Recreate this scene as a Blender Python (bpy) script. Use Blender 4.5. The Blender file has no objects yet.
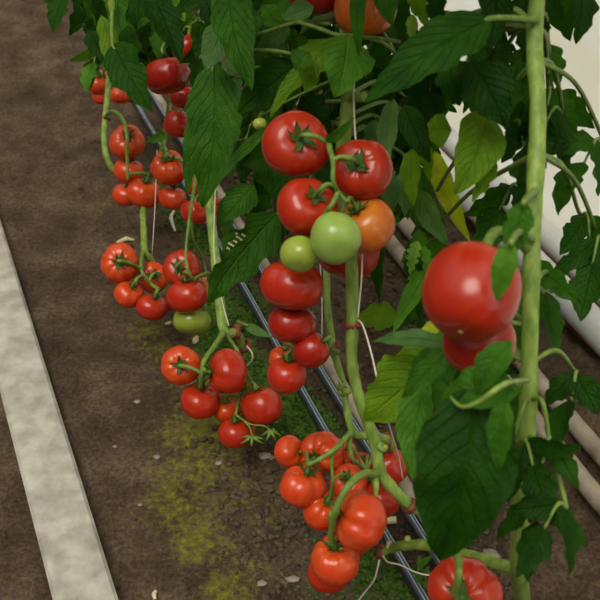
import bpy, math, random
import numpy as np
from mathutils import Vector, Matrix, Quaternion, noise as mnoise

random.seed(7)
rng = np.random.default_rng(7)
scene = bpy.context.scene
COL = scene.collection

# ------------------------------------------------------------------ camera, sky, lights, exposure
PITCH = math.radians(39.5)
FPX = 1000.0
CAM = Vector((0, 0, 1.45))
cd = bpy.data.cameras.new('camera')
cd.sensor_width = 36.0
cd.lens = FPX / 600 * 36.0
cd.dof.use_dof = True
cd.dof.focus_distance = 1.55
cd.dof.aperture_fstop = 10.0
cam = bpy.data.objects.new('camera', cd)
cam.location = CAM
cam.rotation_euler = (math.pi / 2 - PITCH, 0, 0)
COL.objects.link(cam)
scene.camera = cam

world = bpy.data.worlds.new('overcast_sky')
scene.world = world
world.use_nodes = True
bg = world.node_tree.nodes['Background']
# overcast sky: brightest overhead, dim towards the horizon
_wt = world.node_tree
_g = _wt.nodes.new('ShaderNodeTexCoord')
_s = _wt.nodes.new('ShaderNodeSeparateXYZ')
_r = _wt.nodes.new('ShaderNodeValToRGB')
_wt.links.new(_g.outputs['Generated'], _s.inputs[0])
_wt.links.new(_s.outputs[2], _r.inputs[0])
_e = _r.color_ramp.elements
_e.new(0.5)
_e.new(0.75)
for _i, (_p, _c) in enumerate(((0.0, 0.06), (0.35, 0.15), (0.7, 0.85), (1.0, 1.5))):
    _e[_i].position = _p
    _e[_i].color = (_c, _c * 0.985, _c * 0.92, 1)
# side glow added to the sky beyond the film wall to brighten the film
_m = _wt.nodes.new('ShaderNodeMapRange')
_m.inputs['From Min'].default_value = 0.25
_m.inputs['From Max'].default_value = 0.85
_m.inputs['To Max'].default_value = 2.6
_wt.links.new(_s.outputs[0], _m.inputs['Value'])
_p = _wt.nodes.new('ShaderNodeMapRange')
_p.inputs['From Max'].default_value = 0.06
_wt.links.new(_s.outputs[2], _p.inputs['Value'])
_q = _wt.nodes.new('ShaderNodeMath')
_q.operation = 'MULTIPLY'
_wt.links.new(_m.outputs[0], _q.inputs[0])
_wt.links.new(_p.outputs[0], _q.inputs[1])
_a = _wt.nodes.new('ShaderNodeMix')
_a.data_type = 'RGBA'
_a.blend_type = 'ADD'
_a.inputs[0].default_value = 1.0
_wt.links.new(_r.outputs[0], _a.inputs[6])
_wt.links.new(_q.outputs[0], _a.inputs[7])
_wt.links.new(_a.outputs[2], bg.inputs['Color'])
bg.inputs['Strength'].default_value = 1.0

sl = bpy.data.lights.new('hazy_sun', 'SUN')
sl.energy = 2.4
sl.angle = math.radians(34)
sl.color = (1.0, 0.96, 0.86)
so = bpy.data.objects.new('hazy_sun', sl)
so.rotation_euler = Vector((0.22, 0.38, -0.95)).to_track_quat('-Z', 'Y').to_euler()
COL.objects.link(so)

vs = scene.view_settings
vs.view_transform = 'Standard'
vs.look = 'None'
vs.exposure = 0.0
vs.gamma = 1.0
vs.use_curve_mapping = False

# ------------------------------------------------------------------ geometry of the view
Rv = Vector((1, 0, 0))
Fv = Vector((0, math.cos(PITCH), -math.sin(PITCH)))
Uv = Vector((0, math.sin(PITCH), math.cos(PITCH)))


def P(x, y, d):
    return CAM + d * (Fv + Rv * ((x - 300) / FPX) + Uv * ((300 - y) / FPX))


def G(x, y, z=0.0):
    r = Fv + Rv * ((x - 300) / FPX) + Uv * ((300 - y) / FPX)
    t = (z - CAM.z) / r.z
    return CAM + t * r


def CA(a):                                  # camera-frame axis (right, up, towards the viewer) to world
    v = Rv * a[0] + Uv * a[1] - Fv * a[2]
    return v.normalized()


HEAD = math.radians(22.3)
ROW = Vector((-math.sin(HEAD), math.cos(HEAD), 0))
ACR = Vector((math.cos(HEAD), math.sin(HEAD), 0))

# ------------------------------------------------------------------ node helpers


def new_mat(name):
    m = bpy.data.materials.new(name)
    m.use_nodes = True
    nt = m.node_tree
    b = nt.nodes['Principled BSDF']
    return m, nt, b


def N(nt, t, **kw):
    n = nt.nodes.new(t)
    for k, v in kw.items():
        setattr(n, k, v)
    return n


def L(nt, a, b):
    nt.links.new(a, b)


def math_node(nt, op, a, b=None, c=None):
    n = nt.nodes.new('ShaderNodeMath')
    n.operation = op
    for i, v in enumerate((a, b, c)):
        if v is None:
            continue
        if isinstance(v, (int, float)):
            n.inputs[i].default_value = v
        else:
            nt.links.new(v, n.inputs[i])
    return n.outputs[0]


def mixc(nt, fac, a, b, mode='MIX'):
    n = nt.nodes.new('ShaderNodeMix')
    n.data_type = 'RGBA'
    n.blend_type = mode
    if isinstance(fac, (int, float)):
        n.inputs[0].default_value = fac
    else:
        nt.links.new(fac, n.inputs[0])
    for i, v in ((6, a), (7, b)):
        if isinstance(v, tuple):
            n.inputs[i].default_value = (*v, 1) if len(v) == 3 else v
        else:
            nt.links.new(v, n.inputs[i])
    return n.outputs[2]


def noise(nt, scale, detail=4, coord=None, rough=0.55):
    n = N(nt, 'ShaderNodeTexNoise')
    n.inputs['Scale'].default_value = scale
    n.inputs['Detail'].default_value = detail
    n.inputs['Roughness'].default_value = rough
    if coord is not None:
        L(nt, coord, n.inputs['Vector'])
    return n


def ramp(nt, fac, stops):
    r = N(nt, 'ShaderNodeValToRGB')
    e = r.color_ramp.elements
    while len(e) < len(stops):
        e.new(0.5)
    for i, (p, c) in enumerate(stops):
        e[i].position = p
        e[i].color = (*c, 1) if len(c) == 3 else c
    L(nt, fac, r.inputs[0])
    return r.outputs[0]


def bump(nt, h, strength, dist, bsdf):
    n = N(nt, 'ShaderNodeBump')
    n.inputs['Strength'].default_value = strength
    n.inputs['Distance'].default_value = dist
    L(nt, h, n.inputs['Height'])
    L(nt, n.outputs[0], bsdf.inputs['Normal'])
    return n


def sset(b, **kw):
    for k, v in kw.items():
        b.inputs[k.replace('_', ' ')].default_value = v


# ------------------------------------------------------------------ materials
def mat_tomato():
    m, nt, b = new_mat('tomato_skin')
    oi = N(nt, 'ShaderNodeObjectInfo')
    tc = N(nt, 'ShaderNodeTexCoord')
    sep = N(nt, 'ShaderNodeSeparateXYZ')
    L(nt, tc.outputs['Object'], sep.inputs[0])
    n1 = noise(nt, 1.6, 3, tc.outputs['Object'])
    # ripening: shoulders near the stalk stay a little yellower
    sh = math_node(nt, 'ADD', sep.outputs[2], math_node(nt, 'MULTIPLY', math_node(nt, 'SUBTRACT', n1.outputs[0], 0.5), 1.3))
    mr = N(nt, 'ShaderNodeMapRange')
    mr.inputs['From Min'].default_value = 0.15
    mr.inputs['From Max'].default_value = 0.85
    mr.inputs['To Min'].default_value = 0.0
    mr.inputs['To Max'].default_value = 0.42
    L(nt, sh, mr.inputs['Value'])
    warm = mixc(nt, 1.0, oi.outputs['Color'], (1.0, 2.3, 1.2), 'MULTIPLY')
    c1 = mixc(nt, mr.outputs[0], oi.outputs['Color'], warm)
    # faint streaks running from the stalk end
    mp = N(nt, 'ShaderNodeMapping')
    mp.inputs['Scale'].default_value = (5.5, 5.5, 0.5)
    L(nt, tc.outputs['Object'], mp.inputs['Vector'])
    ns = noise(nt, 1.0, 2, mp.outputs[0])
    st = N(nt, 'ShaderNodeMapRange')
    st.inputs['From Min'].default_value = 0.5
    st.inputs['From Max'].default_value = 0.75
    st.inputs['To Max'].default_value = 0.45
    L(nt, ns.outputs[0], st.inputs['Value'])
    sc_ = N(nt, 'ShaderNodeSeparateColor')
    L(nt, oi.outputs['Color'], sc_.inputs[0])
    ripe = math_node(nt, 'GREATER_THAN', sc_.outputs[0], math_node(nt, 'MULTIPLY', sc_.outputs[1], 2.0))
    c1 = mixc(nt, math_node(nt, 'MULTIPLY', st.outputs[0], ripe), c1, mixc(nt, 1.0, oi.outputs['Color'], (1.1, 2.4, 1.6), 'MULTIPLY'))
    n2 = noise(nt, 5, 4, tc.outputs['Object'])
    c2 = mixc(nt, math_node(nt, 'MULTIPLY', n2.outputs[0], 0.35), c1, mixc(nt, 1.0, c1, (0.8, 0.55, 0.6), 'MULTIPLY'))
    L(nt, c2, b.inputs['Base Color'])
    n3 = noise(nt, 2.5, 3, tc.outputs['Object'])
    L(nt, math_node(nt, 'ADD', math_node(nt, 'MULTIPLY', n3.outputs[0], 0.14), 0.13), b.inputs['Roughness'])
    sset(b, Specular_IOR_Level=0.40, Subsurface_Weight=0.06, Subsurface_Scale=0.008)
    b.inputs['Subsurface Radius'].default_value = (1.0, 0.25, 0.1)
    n4 = noise(nt, 60, 2, tc.outputs['Object'])
    bump(nt, n4.outputs[0], 0.04, 0.02, b)
    return m


def mat_leaf():
    m, nt, b = new_mat('tomato_leaf')
    oi = N(nt, 'ShaderNodeObjectInfo')
    uv = N(nt, 'ShaderNodeUVMap')
    sep = N(nt, 'ShaderNodeSeparateXYZ')
    L(nt, uv.outputs[0], sep.inputs[0])
    u = sep.outputs[0]
    va = math_node(nt, 'ABSOLUTE', math_node(nt, 'SUBTRACT', sep.outputs[1], 0.5))   # 0..0.5
    tc = N(nt, 'ShaderNodeTexCoord')
    wob = noise(nt, 22, 3, tc.outputs['Object'])
    w = math_node(nt, 'MULTIPLY', math_node(nt, 'SUBTRACT', wob.outputs[0], 0.5), 1.3)
    ph = math_node(nt, 'ADD', math_node(nt, 'SUBTRACT', math_node(nt, 'MULTIPLY', u, 9.0), math_node(nt, 'MULTIPLY', va, 5.0)), w)
    fr = math_node(nt, 'ABSOLUTE', math_node(nt, 'SUBTRACT', math_node(nt, 'FRACT', ph), 0.5))   # 0 on a vein
    side = math_node(nt, 'SMOOTH_MIN', math_node(nt, 'MULTIPLY', fr, 9.0), 1.0, 0.3)
    mid = math_node(nt, 'SMOOTH_MIN', math_node(nt, 'MULTIPLY', va, 36.0), 1.0, 0.3)
    cell = N(nt, 'ShaderNodeTexVoronoi', feature='DISTANCE_TO_EDGE')
    cell.inputs['Scale'].default_value = 170
    L(nt, tc.outputs['Object'], cell.inputs['Vector'])
    ce = math_node(nt, 'MINIMUM', math_node(nt, 'MULTIPLY', cell.outputs['Distance'], 4.0), 1.0)
    h = math_node(nt, 'MULTIPLY', math_node(nt, 'MULTIPLY', mid, math_node(nt, 'ADD', math_node(nt, 'MULTIPLY', side, 0.4), 0.6)),
                  math_node(nt, 'ADD', math_node(nt, 'MULTIPLY', ce, 0.14), 0.86))
    vein = math_node(nt, 'SUBTRACT', 1.0, math_node(nt, 'MULTIPLY', mid, math_node(nt, 'ADD', math_node(nt, 'MULTIPLY', side, 0.25), 0.75)))
    n2 = noise(nt, 35, 4, tc.outputs['Object'])
    mott = ramp(nt, n2.outputs[0], [(0.3, (0.66, 0.72, 0.6)), (0.7, (1.35, 1.25, 1.2))])
    base = mixc(nt, 1.0, oi.outputs['Color'], mott, 'MULTIPLY')
    base = mixc(nt, math_node(nt, 'MULTIPLY', vein, 0.5), base, mixc(nt, 1.0, base, (2.0, 1.7, 2.2), 'MULTIPLY'))
    geo = N(nt, 'ShaderNodeNewGeometry')
    back = mixc(nt, math_node(nt, 'MULTIPLY', geo.outputs['Backfacing'], 0.2), base, (0.13, 0.22, 0.11))
    L(nt, back, b.inputs['Base Color'])
    sset(b, Roughness=0.50, Specular_IOR_Level=0.10)
    hn = noise(nt, 110, 4, tc.outputs['Object'], 0.6)
    bump(nt, math_node(nt, 'ADD', h, math_node(nt, 'MULTIPLY', hn.outputs[0], 0.7)), 0.75, 0.004, b)
    tr = N(nt, 'ShaderNodeBsdfTranslucent')
    tcol = mixc(nt, 1.0, base, (1.9, 1.9, 0.5), 'MULTIPLY')
    L(nt, tcol, tr.inputs['Color'])
    mx = N(nt, 'ShaderNodeMixShader')
    mx.inputs[0].default_value = 0.36
    L(nt, b.outputs[0], mx.inputs[1])
    L(nt, tr.outputs[0], mx.inputs[2])
    L(nt, mx.outputs[0], nt.nodes['Material Output'].inputs['Surface'])
    return m


def mat_stem(name, ca, cb, rough=0.5):
    m, nt, b = new_mat(name)
    tc = N(nt, 'ShaderNodeTexCoord')
    mp = N(nt, 'ShaderNodeMapping')
    mp.inputs['Scale'].default_value = (90, 90, 9)
    L(nt, tc.outputs['Object'], mp.inputs['Vector'])
    n1 = noise(nt, 1.0, 3, mp.outputs[0])
    L(nt, ramp(nt, n1.outputs[0], [(0.35, ca), (0.65, cb)]), b.inputs['Base Color'])
    sset(b, Roughness=rough, Specular_IOR_Level=0.35, Subsurface_Weight=0.05, Subsurface_Scale=0.003)
    bump(nt, n1.outputs[0], 0.3, 0.002, b)
    return m


def mat_plain(name, ca, cb, scale, rough, bstr=0.2, bdist=0.002, spec=0.4, metallic=0.0, detail=5):
    m, nt, b = new_mat(name)
    tc = N(nt, 'ShaderNodeTexCoord')
    n1 = noise(nt, scale, detail, tc.outputs['Object'])
    L(nt, ramp(nt, n1.outputs[0], [(0.3, ca), (0.7, cb)]), b.inputs['Base Color'])
    sset(b, Roughness=rough, Specular_IOR_Level=spec, Metallic=metallic)
    if bstr:
        bump(nt, n1.outputs[0], bstr, bdist, b)
    return m


def mat_soil():
    m, nt, b = new_mat('garden_soil')
    tc = N(nt, 'ShaderNodeTexCoord')
    co = tc.outputs['Object']
    n1 = noise(nt, 9, 8, co, 0.65)
    n2 = noise(nt, 120, 6, co, 0.7)
    n3 = noise(nt, 3.0, 4, co)
    c = ramp(nt, n1.outputs[0], [(0.3, (0.036, 0.023, 0.0135)), (0.5, (0.068, 0.045, 0.027)), (0.72, (0.118, 0.082, 0.052))])
    c = mixc(nt, 0.75, c, ramp(nt, n2.outputs[0], [(0.34, (0.30, 0.28, 0.26)), (0.52, (1, 1, 1)), (0.72, (1.9, 1.8, 1.7))]), 'MULTIPLY')
    c = mixc(nt, 0.6, c, ramp(nt, n3.outputs[0], [(0.35, (0.8, 0.78, 0.75)), (0.65, (1.2, 1.2, 1.2))]), 'MULTIPLY')
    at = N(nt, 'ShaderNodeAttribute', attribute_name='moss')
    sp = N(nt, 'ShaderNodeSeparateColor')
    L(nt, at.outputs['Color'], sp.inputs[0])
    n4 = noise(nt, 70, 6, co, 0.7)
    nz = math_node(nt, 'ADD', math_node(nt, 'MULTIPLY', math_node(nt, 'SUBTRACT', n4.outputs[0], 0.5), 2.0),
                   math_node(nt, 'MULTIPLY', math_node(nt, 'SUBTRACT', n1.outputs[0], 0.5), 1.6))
    # film of yellow-green algae on the path and deep green moss near the pipes
    f1 = N(nt, 'ShaderNodeMapRange')
    f1.inputs['From Min'].default_value = 0.5
    f1.inputs['From Max'].default_value = 1.05
    L(nt, math_node(nt, 'ADD', sp.outputs[0], math_node(nt, 'MULTIPLY', nz, 0.8)), f1.inputs['Value'])
    alg = ramp(nt, n4.outputs[0], [(0.3, (0.055, 0.052, 0.006)), (0.68, (0.20, 0.21, 0.010))])
    c = mixc(nt, math_node(nt, 'MULTIPLY', f1.outputs[0], math_node(nt, 'MULTIPLY_ADD', sp.outputs[0], 0.0, 0.85)), c, alg)
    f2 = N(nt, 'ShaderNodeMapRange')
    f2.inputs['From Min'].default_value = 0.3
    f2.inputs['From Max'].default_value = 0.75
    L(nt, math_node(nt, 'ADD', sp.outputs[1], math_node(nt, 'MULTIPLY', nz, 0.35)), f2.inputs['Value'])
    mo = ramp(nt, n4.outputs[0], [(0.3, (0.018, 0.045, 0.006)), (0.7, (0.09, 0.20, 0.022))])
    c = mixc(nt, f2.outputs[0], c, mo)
    L(nt, c, b.inputs['Base Color'])
    sset(b, Roughness=0.92, Specular_IOR_Level=0.15)
    hh = math_node(nt, 'ADD', n2.outputs[0], math_node(nt, 'MULTIPLY', n1.outputs[0], 2.0))
    bump(nt, hh, 0.8, 0.008, b)
    return m


def mat_film():
    m, nt, b = new_mat('greenhouse_film')
    tc = N(nt, 'ShaderNodeTexCoord')
    n1 = noise(nt, 2.5, 4, tc.outputs['Object'])
    c = ramp(nt, n1.outputs[0], [(0.3, (0.86, 0.83, 0.68)), (0.7, (0.93, 0.93, 0.9))])
    L(nt, c, b.inputs['Base Color'])
    sset(b, Roughness=0.4)
    tr = N(nt, 'ShaderNodeBsdfTranslucent')
    L(nt, c, tr.inputs['Color'])
    mx = N(nt, 'ShaderNodeMixShader')
    mx.inputs[0].default_value = 0.75
    L(nt, b.outputs[0], mx.inputs[1])
    L(nt, tr.outputs[0], mx.inputs[2])
    L(nt, mx.outputs[0], nt.nodes['Material Output'].inputs['Surface'])
    return m


M_TOM = mat_tomato()
M_LEAF = mat_leaf()
M_STEM = mat_stem('green_stem', (0.11, 0.19, 0.022), (0.24, 0.33, 0.06))
M_TRUSS = mat_stem('green_stalk', (0.08, 0.140, 0.016), (0.16, 0.24, 0.036))
M_CALYX = mat_stem('green_calyx', (0.022, 0.070, 0.008), (0.06, 0.13, 0.018))
M_DRY = mat_stem('dried_sepal', (0.25, 0.20, 0.08), (0.35, 0.30, 0.14))
M_SOIL = mat_soil()
M_FILM = mat_film()
M_PIPE = mat_plain('black_drip_tube', (0.012, 0.014, 0.017), (0.03, 0.033, 0.038), 60, 0.28, 0.1, 0.001, 0.6)
M_GLINT = mat_plain('painted_sky_glint', (0.22, 0.32, 0.42), (0.34, 0.44, 0.55), 60, 0.4, 0, 0, 0.5)
M_POLE = mat_plain('weathered_pole', (0.15, 0.115, 0.075), (0.40, 0.34, 0.26), 14, 0.7, 0.3, 0.003, 0.3)
M_WHITE = mat_plain('white_painted_pipe', (0.40, 0.41, 0.39), (0.52, 0.52, 0.49), 8, 0.38, 0.05, 0.001, 0.45)
M_KERB = mat_plain('weathered_concrete', (0.22, 0.20, 0.16), (0.42, 0.39, 0.33), 25, 0.85, 0.5, 0.003, 0.2)
M_RED = mat_plain('red_brown_chips', (0.10, 0.022, 0.008), (0.30, 0.07, 0.02), 45, 0.9, 0.8, 0.012, 0.2)
M_TWINE = mat_plain('cream_twine', (0.50, 0.45, 0.34), (0.66, 0.62, 0.50), 300, 0.8, 0.2, 0.0005, 0.2)
M_CLIP = mat_plain('red_brown_plastic', (0.10, 0.018, 0.010), (0.27, 0.06, 0.030), 120, 0.5, 0.1, 0.0005, 0.4)
M_CLIP2 = mat_plain('pale_clip', (0.35, 0.27, 0.13), (0.5, 0.42, 0.25), 120, 0.5, 0.1, 0.0005, 0.4)
M_CLOD = mat_plain('soil_clod', (0.035, 0.023, 0.014), (0.105, 0.076, 0.05), 40, 0.95, 0.5, 0.003, 0.15)
M_PEB = mat_plain('pale_pebble', (0.15, 0.12, 0.09), (0.30, 0.26, 0.20), 40, 0.85, 0.3, 0.002, 0.2)
M_MOSS = mat_plain('deep_green_moss', (0.016, 0.040, 0.005), (0.075, 0.15, 0.018), 90, 0.9, 0.8, 0.004, 0.1)
M_STRAW = mat_plain('dry_straw', (0.40, 0.32, 0.16), (0.58, 0.50, 0.32), 60, 0.8, 0.2, 0.001, 0.2)

# ------------------------------------------------------------------ object helpers


def obj(name, verts, faces, mat, parent=None, origin=None, smooth=True, uvs=None):
    """verts in world space; the object's origin goes to `origin`; linked as ONE mesh."""
    V = np.asarray(verts, dtype=float).reshape(-1, 3)
    o0 = np.array(origin if origin is not None else V.mean(axis=0))
    me = bpy.data.meshes.new(name)
    me.from_pydata((V - o0).tolist(), [], faces)
    if uvs is not None:
        ul = me.uv_layers.new(name='UVMap')
        li = np.zeros(len(me.loops), dtype=np.int32)
        me.loops.foreach_get('vertex_index', li)
        ul.data.foreach_set('uv', np.asarray(uvs, dtype=np.float32)[li].ravel())
    if smooth:
        me.polygons.foreach_set('use_smooth', [True] * len(me.polygons))
    me.materials.append(mat)
    me.update()
    o = bpy.data.objects.new(name, me)
    COL.objects.link(o)
    loc = Vector(o0)
    if parent is not None:
        o.parent = parent
        q = parent
        while q is not None:
            loc = loc - q.location
            q = q.parent
    o.location = loc
    return o


def thing(name, label, cat, loc, group=None):
    o = bpy.data.objects.new(name, None)
    COL.objects.link(o)
    o.location = loc
    tag(o, label, cat, group)
    return o


def tag(o, label, cat, group=None, kind=None):
    o['label'] = label
    o['category'] = cat
    if group:
        o['group'] = group
    if kind:
        o['kind'] = kind
    return o


def spline(pts, n):
    """Catmull-Rom through pts, n samples per span."""
    p = [Vector(q) for q in pts]
    if len(p) == 2:
        return [p[0].lerp(p[1], i / n) for i in range(n + 1)]
    out = []
    e = [2 * p[0] - p[1]] + p + [2 * p[-1] - p[-2]]
    for i in range(1, len(e) - 2):
        a, b, c, d = e[i - 1], e[i], e[i + 1], e[i + 2]
        for k in range(n):
            t = k / n
            out.append(0.5 * ((2 * b) + (c - a) * t + (2 * a - 5 * b + 4 * c - d) * t * t + (3 * b - a - 3 * c + d) * t ** 3))
    out.append(p[-1])
    return out


class MB:
    def __init__(s):
        s.v, s.f = [], []

    def tube(s, pts, rad, seg=10, n=6, knobs=0.0, cap=True):
        C = spline(pts, n)
        m = len(C)
        if isinstance(rad, (int, float)):
            R = [rad] * m
        else:
            R = [float(np.interp(i / (m - 1) * (len(rad) - 1), range(len(rad)), rad)) for i in range(m)]
        T = []
        for i in range(m):
            t = C[min(i + 1, m - 1)] - C[max(i - 1, 0)]
            T.append(t.normalized() if t.length > 1e-9 else Vector((0, 0, 1)))
        nrm = T[0].orthogonal().normalized()
        base = len(s.v)
        for i in range(m):
            if i:
                nrm = (nrm - T[i] * nrm.dot(T[i])).normalized()
            bi = T[i].cross(nrm)
            rr = R[i] * (1 + knobs * math.sin(i * 1.7) * math.sin(i * 0.63 + 1))
            for k in range(seg):
                a = 2 * math.pi * k / seg
                s.v.append(C[i] + rr * (math.cos(a) * nrm + math.sin(a) * bi))
        for i in range(m - 1):
            for k in range(seg):
                k2 = (k + 1) % seg
                s.f.append((base + i * seg + k, base + i * seg + k2, base + (i + 1) * seg + k2, base + (i + 1) * seg + k))
        if cap:
            s.f.append(tuple(base + k for k in range(seg))[::-1])
            s.f.append(tuple(base + (m - 1) * seg + k for k in range(seg)))
        return s

    def ball(s, c, r, sx=1, sy=1, sz=1, seg=10, jit=0.0):
        base = len(s.v)
        rings = max(4, seg // 2 + 1)
        for i in range(rings + 1):
            t = math.pi * i / rings
            for k in range(seg):
                a = 2 * math.pi * k / seg
                j = 1 + jit * random.uniform(-1, 1)
                s.v.append(Vector((c[0] + r * sx * j * math.sin(t) * math.cos(a), c[1] + r * sy * j * math.sin(t) * math.sin(a), c[2] + r * sz * j * math.cos(t))))
        for i in range(rings):
            for k in range(seg):
                k2 = (k + 1) % seg
                s.f.append((base + i * seg + k, base + (i + 1) * seg + k, base + (i + 1) * seg + k2, base + i * seg + k2))
        return s

    def ring(s, c, axis, R, r, seg=20, sub=6, studs=0):
        ax = Vector(axis).normalized()
        n = ax.orthogonal().normalized()
        b = ax.cross(n)
        base = len(s.v)
        for i in range(seg):
            a = 2 * math.pi * i / seg
            d = n * math.cos(a) + b * math.sin(a)
            rr = r * (1 + (0.75 if studs and i % 2 else 0))
            for k in range(sub):
                q = 2 * math.pi * k / sub
                s.v.append(Vector(c) + d * (R + rr * 0.7 * math.cos(q)) + ax * (rr * 1.5 * math.sin(q)))
        for i in range(seg):
            i2 = (i + 1) % seg
            for k in range(sub):
                k2 = (k + 1) % sub
                s.f.append((base + i * sub + k, base + i2 * sub + k, base + i2 * sub + k2, base + i * sub + k2))
        return s

    def build(s, name, mat, parent=None, origin=None, smooth=True):
        return obj(name, s.v, s.f, mat, parent, origin, smooth)


# ------------------------------------------------------------------ value noise in numpy (for the ground)
def vnoise(x, y, seed):
    r = np.random.default_rng(seed)
    tab = r.random((256, 256))
    xi = np.floor(x).astype(int)
    yi = np.floor(y).astype(int)
    fx = x - xi
    fy = y - yi
    fx = fx * fx * (3 - 2 * fx)
    fy = fy * fy * (3 - 2 * fy)
    g = lambda a, b: tab[a % 256, b % 256]
    return (g(xi, yi) * (1 - fx) + g(xi + 1, yi) * fx) * (1 - fy) + (g(xi, yi + 1) * (1 - fx) + g(xi + 1, yi + 1) * fx) * fy


def fbm(x, y, sc, seed, oc=4):
    t = 0
    a = 0.5
    for i in range(oc):
        t = t + a * (vnoise(x * sc + 31 * i, y * sc + 17 * i, seed + i) - 0.5) * 2
        sc *= 2.1
        a *= 0.55
    return t


# ------------------------------------------------------------------ the setting: soil, wall
PIPE_A = (G(132, 100), G(420, 600))
PIPE_B = (G(153, 100), G(438, 568))
S0 = PIPE_A[1].dot(ACR)
S1 = PIPE_B[1].dot(ACR)
WALL = G(445, 142)
SW = WALL.dot(ACR)


def ground_z(x, y):
    s = x * ACR.x + y * ACR.y - S0
    bed = 1 / (1 + np.exp(-(s + 0.22) / 0.06))
    near = np.exp(-((s - 0.03) / 0.07) ** 2)
    z = 0.006 * fbm(x, y, 6, 1) + 0.003 * fbm(x, y, 30, 2)
    z = z + bed * (1 - 0.6 * near) * (0.016 * np.maximum(fbm(x, y, 14, 3), -0.5) + 0.012 * fbm(x, y, 45, 4, 3))
    return z - 0.01 * bed * near


ALG = [(212, 432, .17, 1), (205, 360, .10, .8), (160, 345, .07, 1), (150, 330, .06, .9), (192, 385, .1, .8), (200, 470, .09, .9), (178, 505, .09, 1.0), (196, 540, .08, .9),
       (245, 500, .13, .75), (222, 560, .09, .75), (245, 575, .12, .6), (228, 596, .08, 1), (215, 400, .08, .7), (268, 520, .07, .5), (180, 290, .10, .5), (110, 320, .1, .35),
       (130, 230, .1, .45), (112, 205, .1, .5), (105, 180, .12, .4), (190, 240, .12, .4), (240, 450, .12, .45), (170, 420, .1, .5)]
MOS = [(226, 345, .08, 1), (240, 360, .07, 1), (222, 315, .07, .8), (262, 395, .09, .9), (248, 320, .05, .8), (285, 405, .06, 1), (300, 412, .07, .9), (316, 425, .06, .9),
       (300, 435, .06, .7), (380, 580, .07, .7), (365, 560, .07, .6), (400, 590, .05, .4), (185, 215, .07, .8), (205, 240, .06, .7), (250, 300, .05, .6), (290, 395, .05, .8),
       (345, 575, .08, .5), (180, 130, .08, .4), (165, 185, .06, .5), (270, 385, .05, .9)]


def gauss_sum(x, y, tab):
    m = np.zeros_like(x)
    for px, py, r, a in tab:
        g = G(px, py)
        # stretch along the row
        dx, dy = x - g.x, y - g.y
        al = dx * ROW.x + dy * ROW.y
        ac = dx * ACR.x + dy * ACR.y
        m = np.maximum(m, (0.85 if tab is ALG else 1.0) * a * np.exp(-((al / (r * 1.3)) ** 2 + (ac / r) ** 2)))
    return m


def build_ground():
    xs = np.concatenate([np.arange(-3.4, -1.3, 0.05), np.arange(-1.3, 0.8, 0.0085), np.arange(0.8, 3.4, 0.05)])
    ys = np.concatenate([np.arange(0.2, 0.8, 0.05), np.arange(0.8, 3.1, 0.0095), np.arange(3.1, 7.5, 0.06)])
    X, Y = np.meshgrid(xs, ys)
    Z = ground_z(X, Y)
    nx, ny = len(xs), len(ys)
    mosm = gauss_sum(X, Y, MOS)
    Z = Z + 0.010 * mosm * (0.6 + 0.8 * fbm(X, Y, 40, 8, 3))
    V = np.stack([X, Y, Z], -1).reshape(-1, 3)
    idx = np.arange(nx * ny).reshape(ny, nx)
    F = np.stack([idx[:-1, :-1], idx[:-1, 1:], idx[1:, 1:], idx[1:, :-1]], -1).reshape(-1, 4)
    me = bpy.data.meshes.new('soil_ground')
    me.vertices.add(len(V))
    me.vertices.foreach_set('co', V.ravel())
    me.loops.add(F.size)
    me.polygons.add(len(F))
    me.polygons.foreach_set('loop_start', np.arange(0, F.size, 4))
    me.loops.foreach_set('vertex_index', F.ravel())
    me.polygons.foreach_set('use_smooth', np.ones(len(F), dtype=bool))
    me.update()
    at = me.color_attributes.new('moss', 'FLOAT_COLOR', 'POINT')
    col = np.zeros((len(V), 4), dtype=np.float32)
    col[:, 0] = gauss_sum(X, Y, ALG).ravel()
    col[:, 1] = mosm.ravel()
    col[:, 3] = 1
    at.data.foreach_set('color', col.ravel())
    me.materials.append(M_SOIL)
    o = bpy.data.objects.new('floor', me)
    COL.objects.link(o)
    o['kind'] = 'structure'
    o['label'] = 'brown trodden soil with patches of yellow-green algae'
    o['category'] = 'soil'
    return o


build_ground()


def gz(p):
    return float(ground_z(np.array([p[0]]), np.array([p[1]]))[0])


def along(p0, t, z=None):
    q = p0 + ROW * t
    return Vector((q.x, q.y, q.z if z is None else z))


def box_row(name, s_lo, s_hi, t0, t1, z0, z1, mat, bev=0.004):
    """a long bar parallel to the row, rectangular section with eased edges"""
    sec = [(s_lo + bev, z0), (s_hi - bev, z0), (s_hi, z0 + bev), (s_hi, z1 - bev), (s_hi - bev, z1), (s_lo + bev, z1), (s_lo, z1 - bev), (s_lo, z0 + bev)]
    v, f = [], []
    n = 24
    for i in range(n + 1):
        t = t0 + (t1 - t0) * i / n
        for s_, z_ in sec:
            q = ACR * s_ + ROW * t
            v.append((q.x, q.y, z_))
    k = len(sec)
    for i in range(n):
        for j in range(k):
            j2 = (j + 1) % k
            f.append((i * k + j, i * k + j2, (i + 1) * k + j2, (i + 1) * k + j))
    f.append(tuple(range(k))[::-1])
    f.append(tuple(n * k + j for j in range(k)))
    return obj(name, v, f, mat, smooth=False)


TW = WALL.dot(ROW)
wall = box_row('wall_right', SW + 0.02, SW + 0.026, TW - 3.2, TW + 5, -0.02, 2.3, M_FILM, 0.002)
wall['kind'] = 'structure'
wall['label'] = 'bright white plastic film side of the greenhouse'

# strip of red-brown chips between the white pipes and the film
strip = box_row('trim_1', G(472, 222).dot(ACR), SW + 0.018, TW - 3.0, TW + 4.8, -0.02, 0.022, M_RED, 0.003)
strip['kind'] = 'structure'
strip['label'] = 'strip of red-brown chips between the white pipes'

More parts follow.
